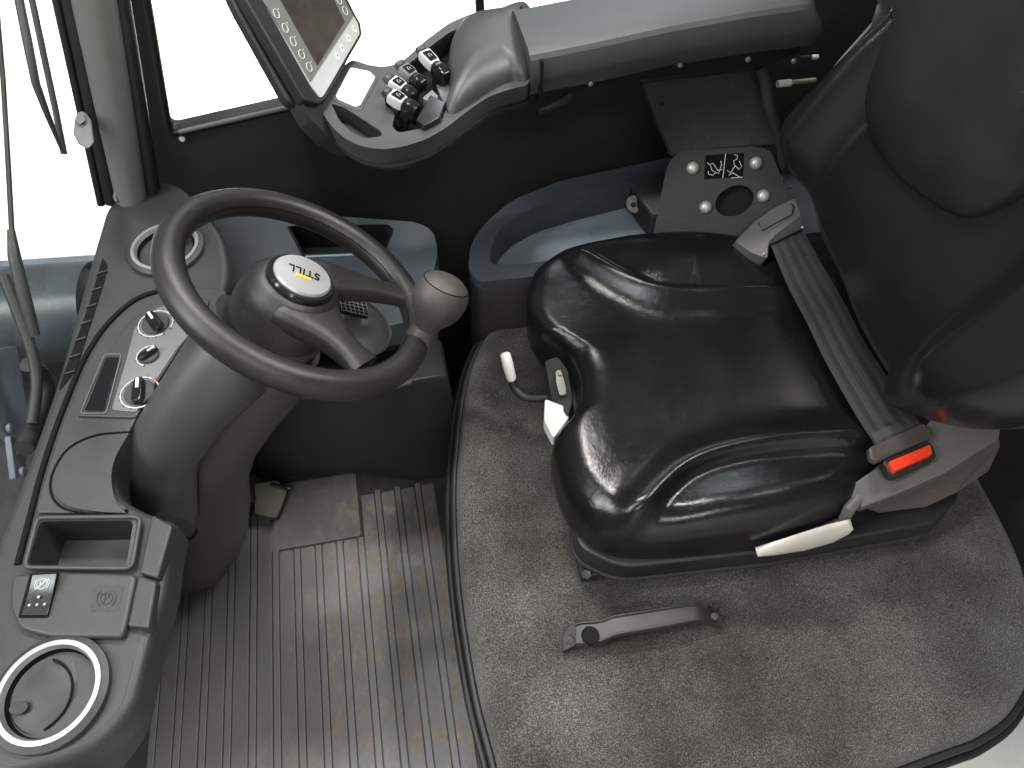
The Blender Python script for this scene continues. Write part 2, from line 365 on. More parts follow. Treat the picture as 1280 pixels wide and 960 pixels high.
def lathe(name, prof, c, ax, mat, parent=None, seg=40, ang=35, sx=1., u=None, caps=True, **k):
    ax = V(ax).normalized(); c = V(c)
    if u is None: u, v = frame(ax)
    else: u = V(u); u = (u-ax*u.dot(ax)).normalized(); v = ax.cross(u)
    vs, fs = [], []; n = len(prof)
    for i in range(seg):
        a = 2*math.pi*i/seg
        for r, h in prof: vs.append(c+(u*math.cos(a)*sx+v*math.sin(a))*r+ax*h)
    for i in range(seg):
        j = (i+1) % seg
        for q in range(n-1): fs.append((i*n+q, j*n+q, j*n+q+1, i*n+q+1))
    if caps and prof[0][0] > 1e-6: fs.append(tuple(i*n for i in range(seg)))
    if caps and prof[-1][0] > 1e-6: fs.append(tuple(i*n+n-1 for i in range(seg)))
    me = bpy.data.meshes.new(name); me.from_pydata([tuple(x) for x in vs], [], fs)
    bm = bmesh.new(); bm.from_mesh(me); bmesh.ops.remove_doubles(bm, verts=bm.verts, dist=1e-6); bmesh.ops.recalc_face_normals(bm, faces=bm.faces); bm.to_mesh(me); bm.free()
    me.polygons.foreach_set('use_smooth', [True]*len(me.polygons))
    o = put(name, me, mat, parent, **k); me.set_sharp_from_angle(angle=R_(ang)); return o
def box(name, c, x, y, z, mat, parent=None, bevel=.002, seg=3, **k):
    """half-axis vectors x, y, z"""
    c, x, y, z = V(c), V(x), V(y), V(z); vs = [c+x*a+y*b+z*d for a in (-1, 1) for b in (-1, 1) for d in (-1, 1)]
    return mk(name, vs, [(0, 1, 3, 2), (4, 6, 7, 5), (0, 4, 5, 1), (2, 3, 7, 6), (0, 2, 6, 4), (1, 5, 7, 3)], mat, parent, bevel=bevel, seg=seg, **k)
def pillow(name, c, outline, pos, M, mat, parent=None, **k):
    """dome over a closed outline; pos(p, t, i) gives the point for the flat point p on ray i at t in 0..1"""
    c = V(c); N = len(outline); vs = [pos(c, 0, 0)]; fs = []
    for m in range(1, M+1):
        t = m/M
        for i, o in enumerate(outline): vs.append(pos(c+(o-c)*t, t, i))
    for i in range(N): fs.append((0, 1+i, 1+(i+1) % N))
    for m in range(M-1):
        for i in range(N):
            j = (i+1) % N; fs.append((1+m*N+i, 1+(m+1)*N+i, 1+(m+1)*N+j, 1+m*N+j))
    fs.append(tuple(1+(M-1)*N+i for i in range(N)))
    return mk(name, vs, fs, mat, parent, ang=60, **k)
def arc(c, u, v, r, a0, a1, n=16):
    return [V(c)+(V(u)*math.cos(a)+V(v)*math.sin(a))*r for a in [a0+(a1-a0)*i/n for i in range(n+1)]]
def text(name, s, c, xd, yd, size, mat, parent=None, ext=.0003, **k):
    cu = bpy.data.curves.new(name, 'FONT'); cu.body = s; cu.size = size; cu.extrude = ext; cu.align_x = 'CENTER'; cu.align_y = 'CENTER'
    t = bpy.data.objects.new('tmp', cu); col.objects.link(t)
    bpy.context.view_layer.update()
    me = bpy.data.meshes.new_from_object(t.evaluated_get(bpy.context.evaluated_depsgraph_get()))
    bpy.data.objects.remove(t); bpy.data.curves.remove(cu)
    xd = V(xd).normalized(); yd = V(yd); yd = (yd-xd*yd.dot(xd)).normalized(); z = xd.cross(yd)
    me.transform(Matrix(((xd.x, yd.x, z.x, c[0]), (xd.y, yd.y, z.y, c[1]), (xd.z, yd.z, z.z, c[2]), (0, 0, 0, 1))))
    return put(name, me, mat, parent, **k)
def ss(a, b, x):
    t = max(0., min(1., (x-a)/(b-a))); return t*t*(3-2*t)
def pdist(p, pl):
    """distance in plan from p to polyline pl"""
    best = 1e9
    for a, b in zip(pl, pl[1:]):
        ab = (b-a); l = ab.x*ab.x+ab.y*ab.y
        t = max(0, min(1, ((p.x-a.x)*ab.x+(p.y-a.y)*ab.y)/l)) if l else 0
        dx, dy = p.x-a.x-ab.x*t, p.y-a.y-ab.y*t
        best = min(best, dx*dx+dy*dy)
    return math.sqrt(best)
Z = V((0, 0, 1)); X = V((1, 0, 0)); Y = V((0, 1, 0))

# ================================================================== SETTING
box('warehouse_floor', (0, 2, -1.05), X*25, Y*25, Z*.1, m_ground, kind='structure', bevel=0)
box('unseen_bounce_wall', (0, -7, 1.5), X*9, Y*.1, Z*2.6, m_paintw, kind='structure', bevel=0)  # unseen wall added to bounce light in through the open door
box('cab_floor', (-.1, .70, -.045), X*.75, Y*.68, Z*.03, m_hole, kind='structure', bevel=0)
WALLY = 1.30
def wy(px, py): return WY(px, py, WALLY)
# right-hand wall with its window opening
sl, sr = wy(212, 168), wy(380, 130)
dirx = (sr-sl).normalized()
slope = dirx.z/dirx.x
wl = wy(183, -4); lean = (wl.x-sl.x)/(wl.z-sl.z)
xr = 1.0
hole = [sl, V((xr, WALLY, sl.z+(xr-sl.x)*slope)), V((xr, WALLY, 1.7)), V((sl.x+lean*(1.7-sl.z), WALLY, 1.7))]
hole_r = rounded(hole, .02)
xL = lambda z: sl.x-.13+lean*(z-sl.z)
outer = [V((-.60, WALLY, -.02)), V((1.12, WALLY, -.02)), V((1.12, WALLY, 1.8)), V((xL(1.8), WALLY, 1.8)), V((xL(.5), WALLY, .5))]
plate('cab_side_wall', outer, (0, .04, 0), m_frame, holes=[hole_r], kind='structure')
# black cloth lining on the lower wall, its left edge shows as a line
lin_l = wy(384, 185).x
plate('wall_lining', [V((lin_l, WALLY-.002, .0)), V((1.1, WALLY-.002, .0)), V((1.1, WALLY-.002, sr.z-.015+(1.1-sr.x)*slope)), V((lin_l, WALLY-.002, sr.z-.02+(lin_l-sr.x)*slope))], (0, -.006, 0), m_wall, kind='structure', bevel=.002)
box('rear_wall', (1.12, .75, .6), X*.03, Y*.75, Z*1.2, m_rear, kind='structure', bevel=0)
box('door_sill', (.66, .04, .212), X*.62, Y*.13, Z*.02, m_sill, kind='structure', bevel=.006)

# side window
win = thing('side_window', 'large bright side window of the cab above the black wall, right of the pillar', 'window', (sl.x, WALLY, sl.z))
plate('pane', [p+Y*.02 for p in hole_r], (0, .004, 0), m_glass, win)
tube('seal', hole_r+[hole_r[0]], .007, m_seal, win, seg=8)
rail = [sl+V((.02, -.002, .004)), V((xr, WALLY-.002, sl.z+.004+(xr-sl.x)*slope))]
tube('seal_lip', rail, .0055, pmat('grey_seal', (.11, .115, .11), .5), win, seg=8)
pbx = WY(600, 6, WALLY+.03); box('glazing_bar', (pbx.x, WALLY+.035, 1.15), X*.008, Y*.008, Z*.55, m_black, win)
sb = wy(228, 173); lathe('screw', [(.006, 0), (.005, .003), (0, .004)], sb+Y*-.001, -Y, m_white, win, seg=12)

# A pillar
pb, pt = W(164, 246, .60), None
pp_d = (WY(118, 0, pb.y+.06)-pb)
pil = thing('corner_pillar', 'light grey rounded corner pillar between windscreen and side window', 'pillar', pb)
path = [pb+pp_d*t for t in (-.03, .2, .4, .6, .8, 1, 1.25)]
tube('trim', path, [.026, .0275, .029, .030, .031, .032, .033], m_pillar, pil, seg=24)
gap = [p+V((.036, .012, .0)) for p in path]
tube('shadow_gap', gap, .014, m_seal, pil, seg=10)
lf = [p+V((-.036, .004, 0)) for p in path]
tube('seal', lf, .0125, m_seal, pil, seg=10)
tube('seal', [p+V((-.018, -.002, 0)) for p in lf], .0065, m_seal, pil, seg=10)
kb = W(150, 243, .62)
tube('clip', [W(150, 222, .64), W(149, 232, .63), W(144, 246, .615), W(146, 252, .61)], [.006, .005, .004, .003], m_pillar, pil, seg=8)

# hinge block outside the windscreen, carried by the pillar
hg = loft('hinge', [[W(px, py, .76+dz) for px, py in ((93, 150), (97, 140), (106, 139), (114, 150), (118, 178), (110, 187), (98, 180), (92, 168))] for dz in (0, .02)], pmat('hinge_grey', (.17, .18, .18), .4), pil, bevel=.004)
loft('hinge_cap', [[W(px, py, .782+dz) for px, py in ((94, 150), (98, 142), (105, 142), (107, 150), (100, 156))] for dz in (0, .004)], m_panel, hg, bevel=.001)

# ================================================================== DASHBOARD
ZD = .60
dash = thing('dashboard', 'long grey plastic dashboard along the windscreen with vents, dials and storage tray', 'dashboard', (-.48, .6, 0))
d_out = [(-14, 703), (21, 612), (70, 474), (99, 372), (125, 282), (133, 260), (147, 245), (165, 238), (185, 226), (212, 226), (236, 240), (262, 270), (280, 300), (286, 340), (278, 376), (262, 396), (230, 432), (197, 482), (166, 533), (146, 574), (142, 600), (152, 621), (176, 636), (198, 645), (218, 655), (212, 690), (205, 740), (190, 790), (180, 826), (163, 884), (126, 926), (75, 952), (0, 972), (-60, 985), (-60, 860)]
dpts = sm(Ws(d_out, ZD), 4)
# storage tray opening
tray = rounded(Ws([(55, 656), (172, 655), (163, 712), (39, 711)], ZD), .008)
def inset(pts, d, z):
    out = []; n = len(pts); area = sum(pts[k-1].x*pts[k].y-pts[k].x*pts[k-1].y for k in range(n))
    for k, p in enumerate(pts):
        t = pts[(k+2) % n]-pts[k-2]; q = V((-t.y, t.x, 0)).normalized()*(1 if area > 0 else -1)
        out.append(V((p.x+q.x*d, p.y+q.y*d, z)))
    return out
plate('panel', inset(dpts, .012, ZD), (0, 0, -.03), m_dash, dash, holes=[tray]+[[W(px, py, ZD)+(X*math.cos(a)+Y*math.sin(a))*rr for a in [2*math.pi*i/48 for i in range(48)]] for px, py, rr in ((64, 866, .0495), (208, 311, .0475))])
loft('panel_lip', [inset(dpts, .012, ZD-.0004), inset(dpts, .0075, ZD-.0012), inset(dpts, .0035, ZD-.0036), inset(dpts, .001, ZD-.0075), inset(dpts, 0, ZD-.012), inset(dpts, 0, ZD-.05)], m_dash, dash, caps=False, ang=80)
# lower flank of the dash down to the floor
cen = sum(dpts, V())/len(dpts)
def flank(f, dz): return [V((p.x-max(0, p.x+.66)*f+.004, p.y, ZD+dz)) for p in dpts]
loft('flank', [flank(.02, -.045), flank(.12, -.12), flank(.55, -.30), flank(.80, -.45), flank(.86, -.615)], m_dash, dash)
# front air grille along the windscreen
gr = rounded(Ws([(128, 322), (134, 330), (130, 352), (95, 462), (74, 488), (76, 478), (112, 378)], ZD+.0015), .004)
plate('air_grille', gr, (0, 0, -.003), m_hole, dash)
for k in range(7):
    t = (k+.6)/7.2
    a, b = V(W(128-48*t-3, 330+150*t, ZD+.003)), V(W(134-48*t+4, 326+150*t, ZD+.003))
    box('grille_slat', (a+b)/2, (b-a)/2, Y*.0016, Z*.0015, m_dash, dash, bevel=.0005)
# raised inlay with the long curved seam
inl = sm(Ws([(280, 362), (232, 360), (197, 369), (169, 381), (138, 410), (112, 450), (90, 500), (72, 548), (56, 598), (46, 636), (60, 641), (120, 640), (158, 637), (146, 624), (140, 600), (144, 574), (164, 533), (195, 482), (228, 432), (258, 398), (276, 378)], ZD+.0065), 4)
plate('inlay_panel', inl, (0, 0, -.0075), m_dash_in, dash, bevel=.003, ang=50)
seam = sm(Ws([(232, 357), (195, 365), (166, 377), (133, 407), (106, 448), (84, 499), (66, 547), (50, 598), (38, 645), (22, 706)], ZD+.001), 6, closed=False)
tube('seam', seam, .0042, m_hole, dash, seg=8)
# heater control panel
ZI = ZD+.0065
cp = rounded(Ws([(95, 520), (131, 450), (150, 415), (186, 381), (225, 366), (262, 374), (256, 398), (226, 432), (193, 482), (169, 522)], ZI+.004), .006)
plate('heater_panel', cp, (0, 0, -.006), m_dash_in, dash, bevel=.0025, ang=50)
cp2 = rounded(Ws([(139, 512), (156, 455), (168, 410), (192, 387), (225, 373), (258, 380), (252, 400), (222, 434), (190, 482), (170, 515)], ZI+.006), .005)
dial_pan = plate('dial_panel', cp2, (0, 0, -.003), m_panel, dash, bevel=.001, ang=50)
dw = rounded(Ws([(105, 514), (131, 514), (149, 446), (133, 446)], ZI+.0052), .004)
plate('slot_display', dw, (0, 0, -.004), m_blackgloss, dash, bevel=.0008, ang=50)
tube('display_rim', [p+Z*.0004 for p in rounded(Ws([(101, 517), (133, 517), (152, 443), (131, 443)], ZI+.0045), .005)+[W(101, 516, ZI+.0045)]], .0011, m_panel, dash, seg=6)
ZP = ZI+.006
for px, py, r, nt_ in ((195, 405, .026, 13), (187, 445, .0185, 7), (175, 491, .027, 13)):
    c = W(px, py, ZP)
    dl = lathe('dial', [(r*.80, 0), (r*.80, .003), (r*.74, .0045), (r*.2, .0045), (0, .0045)], c, Z, m_dash_in, dash)
    full = nt_ > 8
    a0, a1 = (R_(-30), R_(300)) if full else (R_(70), R_(250))
    ring = tubes('dial_scale', [arc(c+Z*.0008, X, Y, r*1.0, a0, a1, 40)], .0011, m_print, dl)
    tubes('scale_tick', [[c+Z*.001+(X*math.cos(a)+Y*math.sin(a))*r*.94, c+Z*.001+(X*math.cos(a)+Y*math.sin(a))*r*1.1] for a in [a0+(a1-a0)*i/nt_ for i in range(nt_+1)]], .0008, m_dash, dl)
    th = {405: R_(118), 445: R_(35), 491: R_(92)}[py]
    u, v = X*math.cos(th)+Y*math.sin(th), -X*math.sin(th)+Y*math.cos(th)
    rr = r*.86
    loft('dial_knob', [[c+Z*h+u*rr*a*s+v*rr*.42*b*s2 for a, b in ((-1, -.5), (-.7, -1), (.7, -1), (1, -.5), (1, .5), (.7, 1), (-.7, 1), (-1, .5))] for h, s, s2 in ((.004, 1, 1), (.009, .96, .85), (.0115, .85, .6))], m_blackgloss, dl, bevel=.001)
    box('dial_mark', c+Z*.0118+u*rr*.45, u*rr*.38, v*rr*.10, Z*.0006, m_print, dl, bevel=.0002)
cr_ = W(207, 477, ZP+.001); tubes('warm_mark', [arc(W(175, 491, ZP)+Z*.0008, X, Y, .0272, R_(28), R_(55), 8)], .0012, m_redprint, dial_pan)
# round access lid
lid = rounded(Ws([(161, 541), (120, 545), (86, 562), (66, 592), (66, 618), (85, 634), (125, 640), (158, 641), (144, 628), (138, 600), (142, 574)], ZI+.003), [.002, .03, .03, .03, .03, .03, .02, .002, .02, .02, .02])
plate('access_lid', lid, (0, 0, -.003), m_dash_in, dash, bevel=.0015, ang=50)
tube('lid_seam', [p-Z*.0022 for p in sm(Ws([(162, 539), (119, 543), (84, 560), (64, 592), (64, 619), (83, 636), (130, 642)], ZI+.003), 6, closed=False)], .0016, m_hole, dash, seg=6)
# storage tray bucket
tcn = sum(tray, V())/len(tray)
def tr(s, dz): return [V((tcn.x+(p.x-tcn.x)*s, tcn.y+(p.y-tcn.y)*s, ZD+dz)) for p in tray]
st = loft('storage_tray', [tr(1.06, .010), tr(.99, .011), tr(.96, .004), tr(.90, -.055), tr(.80, -.062), tr(.02, -.062)], m_black, dash, caps=False)
rim = [p+Z*.010 for p in rounded(Ws([(52, 651), (180, 650), (169, 714), (36, 713)], ZD), .009)]
tube('tray_rim', rim+[rim[0]], .0032, m_dash_in, st, seg=8)
wedge = Ws([(80, 712), (170, 674), (166, 712)], ZD-.052)
plate('tray_pale_patch', wedge, (0, 0, -.008), pmat('tray_pale_plastic', (.06, .065, .07), .5, .3, 900, .3, dust=.6), st, bevel=.002)  # paler triangle over the lower right of the tray floor
# inner edge rail in three lengths
for pl_, nm in (([(189, 642), (216, 656), (197, 723), (173, 716)], 0), ([(172, 718), (196, 726), (186, 786), (158, 783)], 1)):
    plate('edge_rail', Ws(pl_, ZD+.012), (0, 0, -.06), m_dash, dash, bevel=.004)
# switch console
sp = rounded(Ws([(14, 718), (69, 714), (171, 717), (157, 783), (152, 797), (60, 796), (24, 786), (11, 757)], ZD+.012), .010)
plate('switch_panel', sp, (0, 0, -.02), m_dash_in, dash, bevel=.005, ang=50)
rk = rounded(Ws([(37, 717), (74, 715), (60, 772), (22, 772)], ZD+.0135), .003)
sw = plate('switch_frame', rk, (0, 0, -.004), m_hole, dash, bevel=.001)
q = Ws([(40, 718), (72, 716), (66, 743), (34, 744)], ZD+.024)
q2 = Ws([(34, 744), (66, 743), (59, 769), (25, 769)], ZD+.017)
b0 = Ws([(40, 718), (72, 716), (59, 769), (25, 769)], ZD+.011)
mk('rocker', [q[0], q[1], q2[1], q2[0], q2[2]-Z*.001, q2[3]-Z*.001, *b0], [(0, 1, 2, 3), (3, 2, 4, 5), (0, 6, 7, 1), (5, 4, 8, 9), (0, 3, 5, 9, 6), (1, 7, 8, 4, 2), (6, 9, 8, 7)], m_blackgloss, sw, bevel=.0012)
ic = (q[0]+q[1]+q2[0]+q2[1])/4+Z*.0006
xd = (q[1]-q[0]).normalized(); yd = (q[0]-q2[0]).normalized()
icn = lambda a, b, c=ic: c+xd*a+yd*b
tubes('brake_symbol', [arc(ic, xd, yd, .0062, 0, 2*math.pi, 20), arc(ic, xd, yd, .0085, R_(-40), R_(40), 8), arc(ic, xd, yd, .0085, R_(140), R_(220), 8), [icn(-.007, -.006), icn(.007, .006)], [icn(-.002, -.004), icn(-.002, .004), icn(.002, .0035), icn(.002, .0005), icn(-.002, 0)]], .0005, m_print, sw)
for a, b in ((0, 0), (-.009, -.009), (0, -.009), (.009, -.009), (0, -.016)):
    c = (q2[0]+q2[1])/2*.55+(q2[2]+q2[3])/2*.45; lathe('indicator', [(.0016, 0), (.0012, .0006), (0, .0008)], c+xd*a+yd*(b+.008)+Z*.0005, Z, m_print, sw, seg=10)
em = W(133, 748, ZD+.0125); ex, ey = (W(152, 748, ZD)-W(114, 748, ZD)).normalized(), Y
plate('embossed_pad', rounded([em+ex*a+ey*b for a, b in ((-.019, -.016), (.017, -.016), (.019, .016), (-.017, .016))], .004), (0, 0, -.001), m_dash, dash, bevel=.0004)
tubes('embossed_symbol', [arc(em+Z*.0003, ex, ey, .0075, 0, 6.283, 20), arc(em+Z*.0003, ex, ey, .0115, R_(-50), R_(50), 10), arc(em+Z*.0003, ex, ey, .0115, R_(130), R_(230), 10), [em+ex*-.002-ey*.005+Z*.0003, em+ex*-.002+ey*.005+Z*.0003, em+ex*.003+ey*.004+Z*.0003, em+ex*.003+ey*.001+Z*.0003, em-ex*.002+Z*.0003]], .0007, m_dash, dash)
# round air vents
def vent(px, py, r, tilt):
    c = W(px, py, ZD+.004)
    v = lathe('air_vent', [(r*1.16, -.006), (r*1.15, .004), (r*1.03, .007), (r*.99, .004), (r*.80, -.012), (r*.7, -.030), (0, -.03)], c, Z, m_dash, dash, seg=56)
    lathe('chrome_ring', [(r*1.04, .004), (r*1.02, .0085), (r*.92, .0085), (r*.87, .002)], c, Z, m_silver, v, seg=56, caps=False)
    n = V((math.cos(tilt)*.13, math.sin(tilt)*.13-.05, 1)).normalized()
    lathe('vent_flap', [(r*.80, -.010), (r*.80, -.003), (r*.78, -.0012), (r*.72, -.0012), (r*.5, .0012), (r*.25, .0028), (0, .0032)], c-Z*.005, n, m_blackgrey, v, seg=48)
    u = V((math.cos(tilt), math.sin(tilt), 0)); q_ = u.cross(Z)
    def on(a, b):
        p = u*a*r+q_*b*r; return c+p+Z*(-(p.x*n.x+p.y*n.y)/n.z+.0006)
    lathe('vent_bowl', [(r*.885, .0), (r*.86, -.004), (r*.80, -.0085), (r*.70, -.010)], c, Z, m_hole, v, seg=48, caps=False)  # near-black ring paints the shade of the gap around the flap
    tube('flap_seam', [on((-.36+.74*math.cos(a)), .74*math.sin(a))+n*(-.0028+.0022*(1-abs(a))) for a in [R_(-66)+R_(132)*i/24 for i in range(25)]], .0015, m_hole, v, seg=6)
    nub = [on(-.55+.17*math.cos(t), .20+.13*math.sin(t)) for t in [2*math.pi*i/20 for i in range(20)]]
    plate('flap_dimple', [p-n*.0012 for p in nub], n*.0025, m_black, v, bevel=.0008)
    return v
vent(64, 866, .0565, R_(0))
vent(208, 311, .0545, R_(180))

# ================================================================== CORNER SHELF + FOOTWELL
shelf = thing('corner_shelf', 'blue-grey moulded shelf with a cubby behind the steering wheel under the side wall', 'shelf', (-.1, 1.1, 0))
ZS = .47
stop = Ws([(236, 262), (300, 262), (420, 270), (520, 277), (541, 287), (548, 312), (540, 350), (520, 400), (420, 420), (330, 400), (270, 330)], ZS)
cub = rounded(Ws([(362, 284), (483, 282), (490, 288), (478, 316), (382, 322)], ZS), .008)
plate('shelf_top', rounded(stop, .03), (0, 0, -.06), m_side, shelf, holes=[cub], bevel=.008, seg=4, ang=50)
cc = sum(cub, V())/len(cub)
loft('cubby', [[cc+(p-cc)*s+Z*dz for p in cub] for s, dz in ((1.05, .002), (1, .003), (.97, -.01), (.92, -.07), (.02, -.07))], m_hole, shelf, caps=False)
tube('cubby_lip', [W(382, 321, ZS+.002), W(430, 319, ZS+.002), W(476, 316, ZS+.002)], .0025, m_tray, shelf, seg=8)
fl = [W(a, b, ZS-.055) for a, b in ((250, 262), (541, 287), (546, 330), (520, 402), (330, 400))]
base_ = [V((-.50, 1.29, -.02)), V((.02, 1.29, -.02)), V((.03, 1.05, -.02)), V((.01, .88, -.02)), V((-.45, .90, -.02))]
loft('shelf_body', [fl, base_], m_black, shelf, bevel=.02)
fw = thing('footwell_panel', 'black panel closing the footwell at the far end of the rubber mat', 'panel', (-.2, .87, 0))
pts_t = [W(330, 500, .34), W(456, 494, .34), W(516, 476, .34), W(560, 470, .30)]
pts_m = [W(320, 560, .16), W(440, 560, .15), W(520, 556, .15), W(575, 545, .15)]
pts_b = [W(322, 598, 0), W(450, 593, 0), W(520, 601, 0), W(572, 596, 0)]
front = [pts_b, pts_m, pts_t]
vs = [p for r in front for p in r]; n0 = len(vs); vs += [p+V((0, .10, 0)) for p in vs]
fs = [(a*4+i, a*4+i+1, (a+1)*4+i+1, (a+1)*4+i) for a in range(2) for i in range(3)]
fs += [tuple(n0+k for k in f[::-1]) for f in fs]
for i in range(3): fs += [(i, i+1, n0+i+1, n0+i), (8+i, 8+i+1, n0+8+i+1, n0+8+i)]
for a in range(2): fs += [(a*4, (a+1)*4, n0+(a+1)*4, n0+a*4), (a*4+3, (a+1)*4+3, n0+(a+1)*4+3, n0+a*4+3)]
mk('panel', vs, fs, m_black, fw, bevel=.008)
tube('ledge', [W(456, 494, .345), W(514, 477, .345)], .006, m_col, fw, seg=8)

# ================================================================== FLOOR MAT
mat = thing('floor_mat', 'dusty grey ribbed rubber floor mat with muddy boot marks', 'floor mat', (-.3, .5, 0))
plate('mat_base', [V(p) for p in ((-.66, .05, -.004), (-.005, .05, -.004), (.01, .9, -.004), (-.66, .9, -.004))], (0, 0, -.008), mat_rubber('mat_groove_rubber', (.032, .032, .034), .1), mat)
def rib(x0, x1, y0, y1, h, m, nm, rnd=.006):
    fan = lambda x, y: x+(x+.30)*.02*(.5-y)     # the ribs splay a little towards the door
    p = rounded([V((fan(x0, y0), y0, h)), V((fan(x1, y0), y0, h)), V((fan(x1, y1), y1, h)), V((fan(x0, y1), y1, h))], rnd, 3)
    return plate(nm, p, (0, 0, -.008), m, mat, bevel=.0012, seg=2)
P_, wd, g_ = .0455, .0292, .0020
x = -.645; k = 0
heel_y = W(400, 678, 0).y
while x < -.02:
    xa, xb = x, x+wd; na, nb = x+wd+g_, x+P_-g_
    top = heel_y-.005 if -.40 < x < -.205 else W(540, 604, 0).y
    rib(xa, min(xb, -.012), .07, top, 0, m_mat_wide, 'mat_pad')
    if nb < -.012: rib(na, nb, .06, (heel_y-.004 if -.40 < x < -.205 else top+.008), -.0008, m_mat_nar, 'mat_rib', .002)
    x += P_
hl = [V((-.395, heel_y, -.001)), V((-.198, heel_y, -.001)), V((-.198, W(400, 597, 0).y, -.001)), V((-.395, W(400, 597, 0).y, -.001))]
plate('heel_pad', rounded(hl, .006), (0, 0, -.007), m_mat_wide, mat, bevel=.0012)

# pedal
pd = thing('foot_pedal', 'small dark brake pedal with worn metal edge beside the steering column', 'pedal', W(335, 630, .02))
pa = [W(318, 604, .07), W(345, 600, .06), W(361, 612, .05), W(346, 648, .035), W(318, 642, .05)]
plate('pad', rounded(pa, .006), (0, 0, -.012), pmat('pedal_rubber', (.06, .058, .04), .45, .3, 300, .3, dust=.3), pd, bevel=.002)
tube('edge', sm([W(338, 604, .066), W(357, 609, .058), W(361, 615, .053), W(348, 648, .040), W(338, 651, .040)], 5, False), .0035, m_blackgloss, pd, seg=8)
tube('arm', [W(320, 625, .05), W(300, 615, .09), W(280, 600, .18)], .008, m_black, pd, seg=8)

# ================================================================== STEERING COLUMN
WN = V((.652, .105, 1)).normalized(); WC = V((-.149, .727, .75)); WR = .172
colm = thing('steering_column', 'bulky two-tone grey plastic steering column rising from dashboard to wheel', 'steering column', (-.4, .68, 0))
ax_ = -WN; wv = V((WN.z, 0, -WN.x)).normalized(); yv = ax_.cross(wv).normalized()
CY = lambda t: .727-.088*t
CU = lambda t: .727-.24*t
def colring(pl, pr, t, k=1., up=False, n=28, z_over=0., a0=0., a1=2*math.pi, sx=1.):
    """ring round the column whose left and right outline lie at pixels pl, pr at column depth t"""
    yy = CU(t) if up else CY(t); a, b = WY(*pl, yy), WY(*pr, yy); c = (a+b)/2; h = (b-a).length/2
    u = (b-a).normalized(); v = ax_.cross(u).normalized()
    return [c+(u*math.cos(s)*h+v*math.sin(s)*h*k) for s in [a0+(a1-a0)*i/n for i in range(n)]]
lower = [colring((300, 400), (400, 440), .08, .9), colring((268, 440), (378, 485), .16, .9), colring((235, 480), (352, 515), .25, .85), colring((200, 530), (322, 556), .34, .85), colring((185, 580), (311, 592), .42, .85), colring((180, 630), (314, 622), .49, .85), colring((190, 670), (309, 664), .55, .9), colring((200, 705), (288, 702), .60, .9), colring((206, 735), (245, 732), .63, .9), colring((208, 752), (222, 750), .65, .9)]
loft('lower_shroud', lower, m_col2, colm, ang=60)
upper = [colring((272, 385), (352, 445), .05, .9, True), colring((262, 402), (342, 466), .09, .95, True), colring((236, 432), (321, 484), .16, 1, True), colring((200, 485), (297, 508), .24, 1, True), colring((172, 530), (272, 540), .31, .95, True), colring((152, 570), (254, 565), .37, .9, True), colring((146, 594), (249, 590), .41, .9, True), colring((150, 616), (250, 618), .445, .9, True), colring((168, 640), (250, 640), .475, .85, True), colring((190, 655), (245, 655), .49, .5, True)]
upper = [[p+V((0, -.006, .006)) for p in r] for r in upper]
loft('upper_shroud', upper, m_col, colm, ang=60)
seam2 = sm([p+V((0, -.03, .022)) for p in [WY(322, 482, CY(.2)), WY(300, 502, CY(.24)), WY(272, 535, CY(.31)), WY(253, 562, CY(.37)), WY(247, 590, CY(.41)), WY(250, 620, CY(.45)), WY(254, 645, CY(.48))]], 6, False)
tube('cowl_seam', sm([q[0]+V((.0005, -.001, .002)) for q in upper[1:9]], 5, False), .0014, m_hole, colm, seg=6)
gp = rounded(Ws([(196, 640), (236, 650), (246, 660), (238, 672), (205, 668)], .53), .006)
plate('slot', gp, (0, 0, -.01), m_hole, colm)
# bellows and stalk base below the wheel, seen between the spokes
cg = WC-WN*.075
lathe('column_collar', [(.055, -.05), (.062, -.02), (.060, .0), (.05, .012), (.0, .014)], WC-WN*.055, WN, m_col, colm)
gb = WP(452, 398, WC-WN*.09, WN)
u1 = (WP(490, 410, gb, WN)-WP(420, 395, gb, WN)).normalized(); v1 = WN.cross(u1)
lathe('indicator_boot', [(.052, -.03), (.050, -.01), (.040, .004), (.02, .012), (0, .013)], gb, WN, pmat('boot_grey', (.15, .15, .15), .5, .3, 700, .15, dust=.1), colm, sx=1.15, u=u1)
gcen = WP(442, 383, WC-WN*.055, WN)
gr_ = plate('speaker_grille', rounded([gcen+u1*a+v1*b for a, b in ((-.024, -.017), (.022, -.016), (.024, .014), (-.018, .017))], .002), WN*-.006, m_hole, colm)
bars = [[gcen+u1*(-.021+.0072*i)-v1*.016+WN*.001, gcen+u1*(-.021+.0072*i)+v1*.015+WN*.001] for i in range(7)]+[[gcen+u1*-.022+v1*(-.015+.0075*i)+WN*.001, gcen+u1*.023+v1*(-.015+.0075*i)+WN*.001] for i in range(5)]
tubes('grille_bar', bars, .0008, m_panel, gr_)

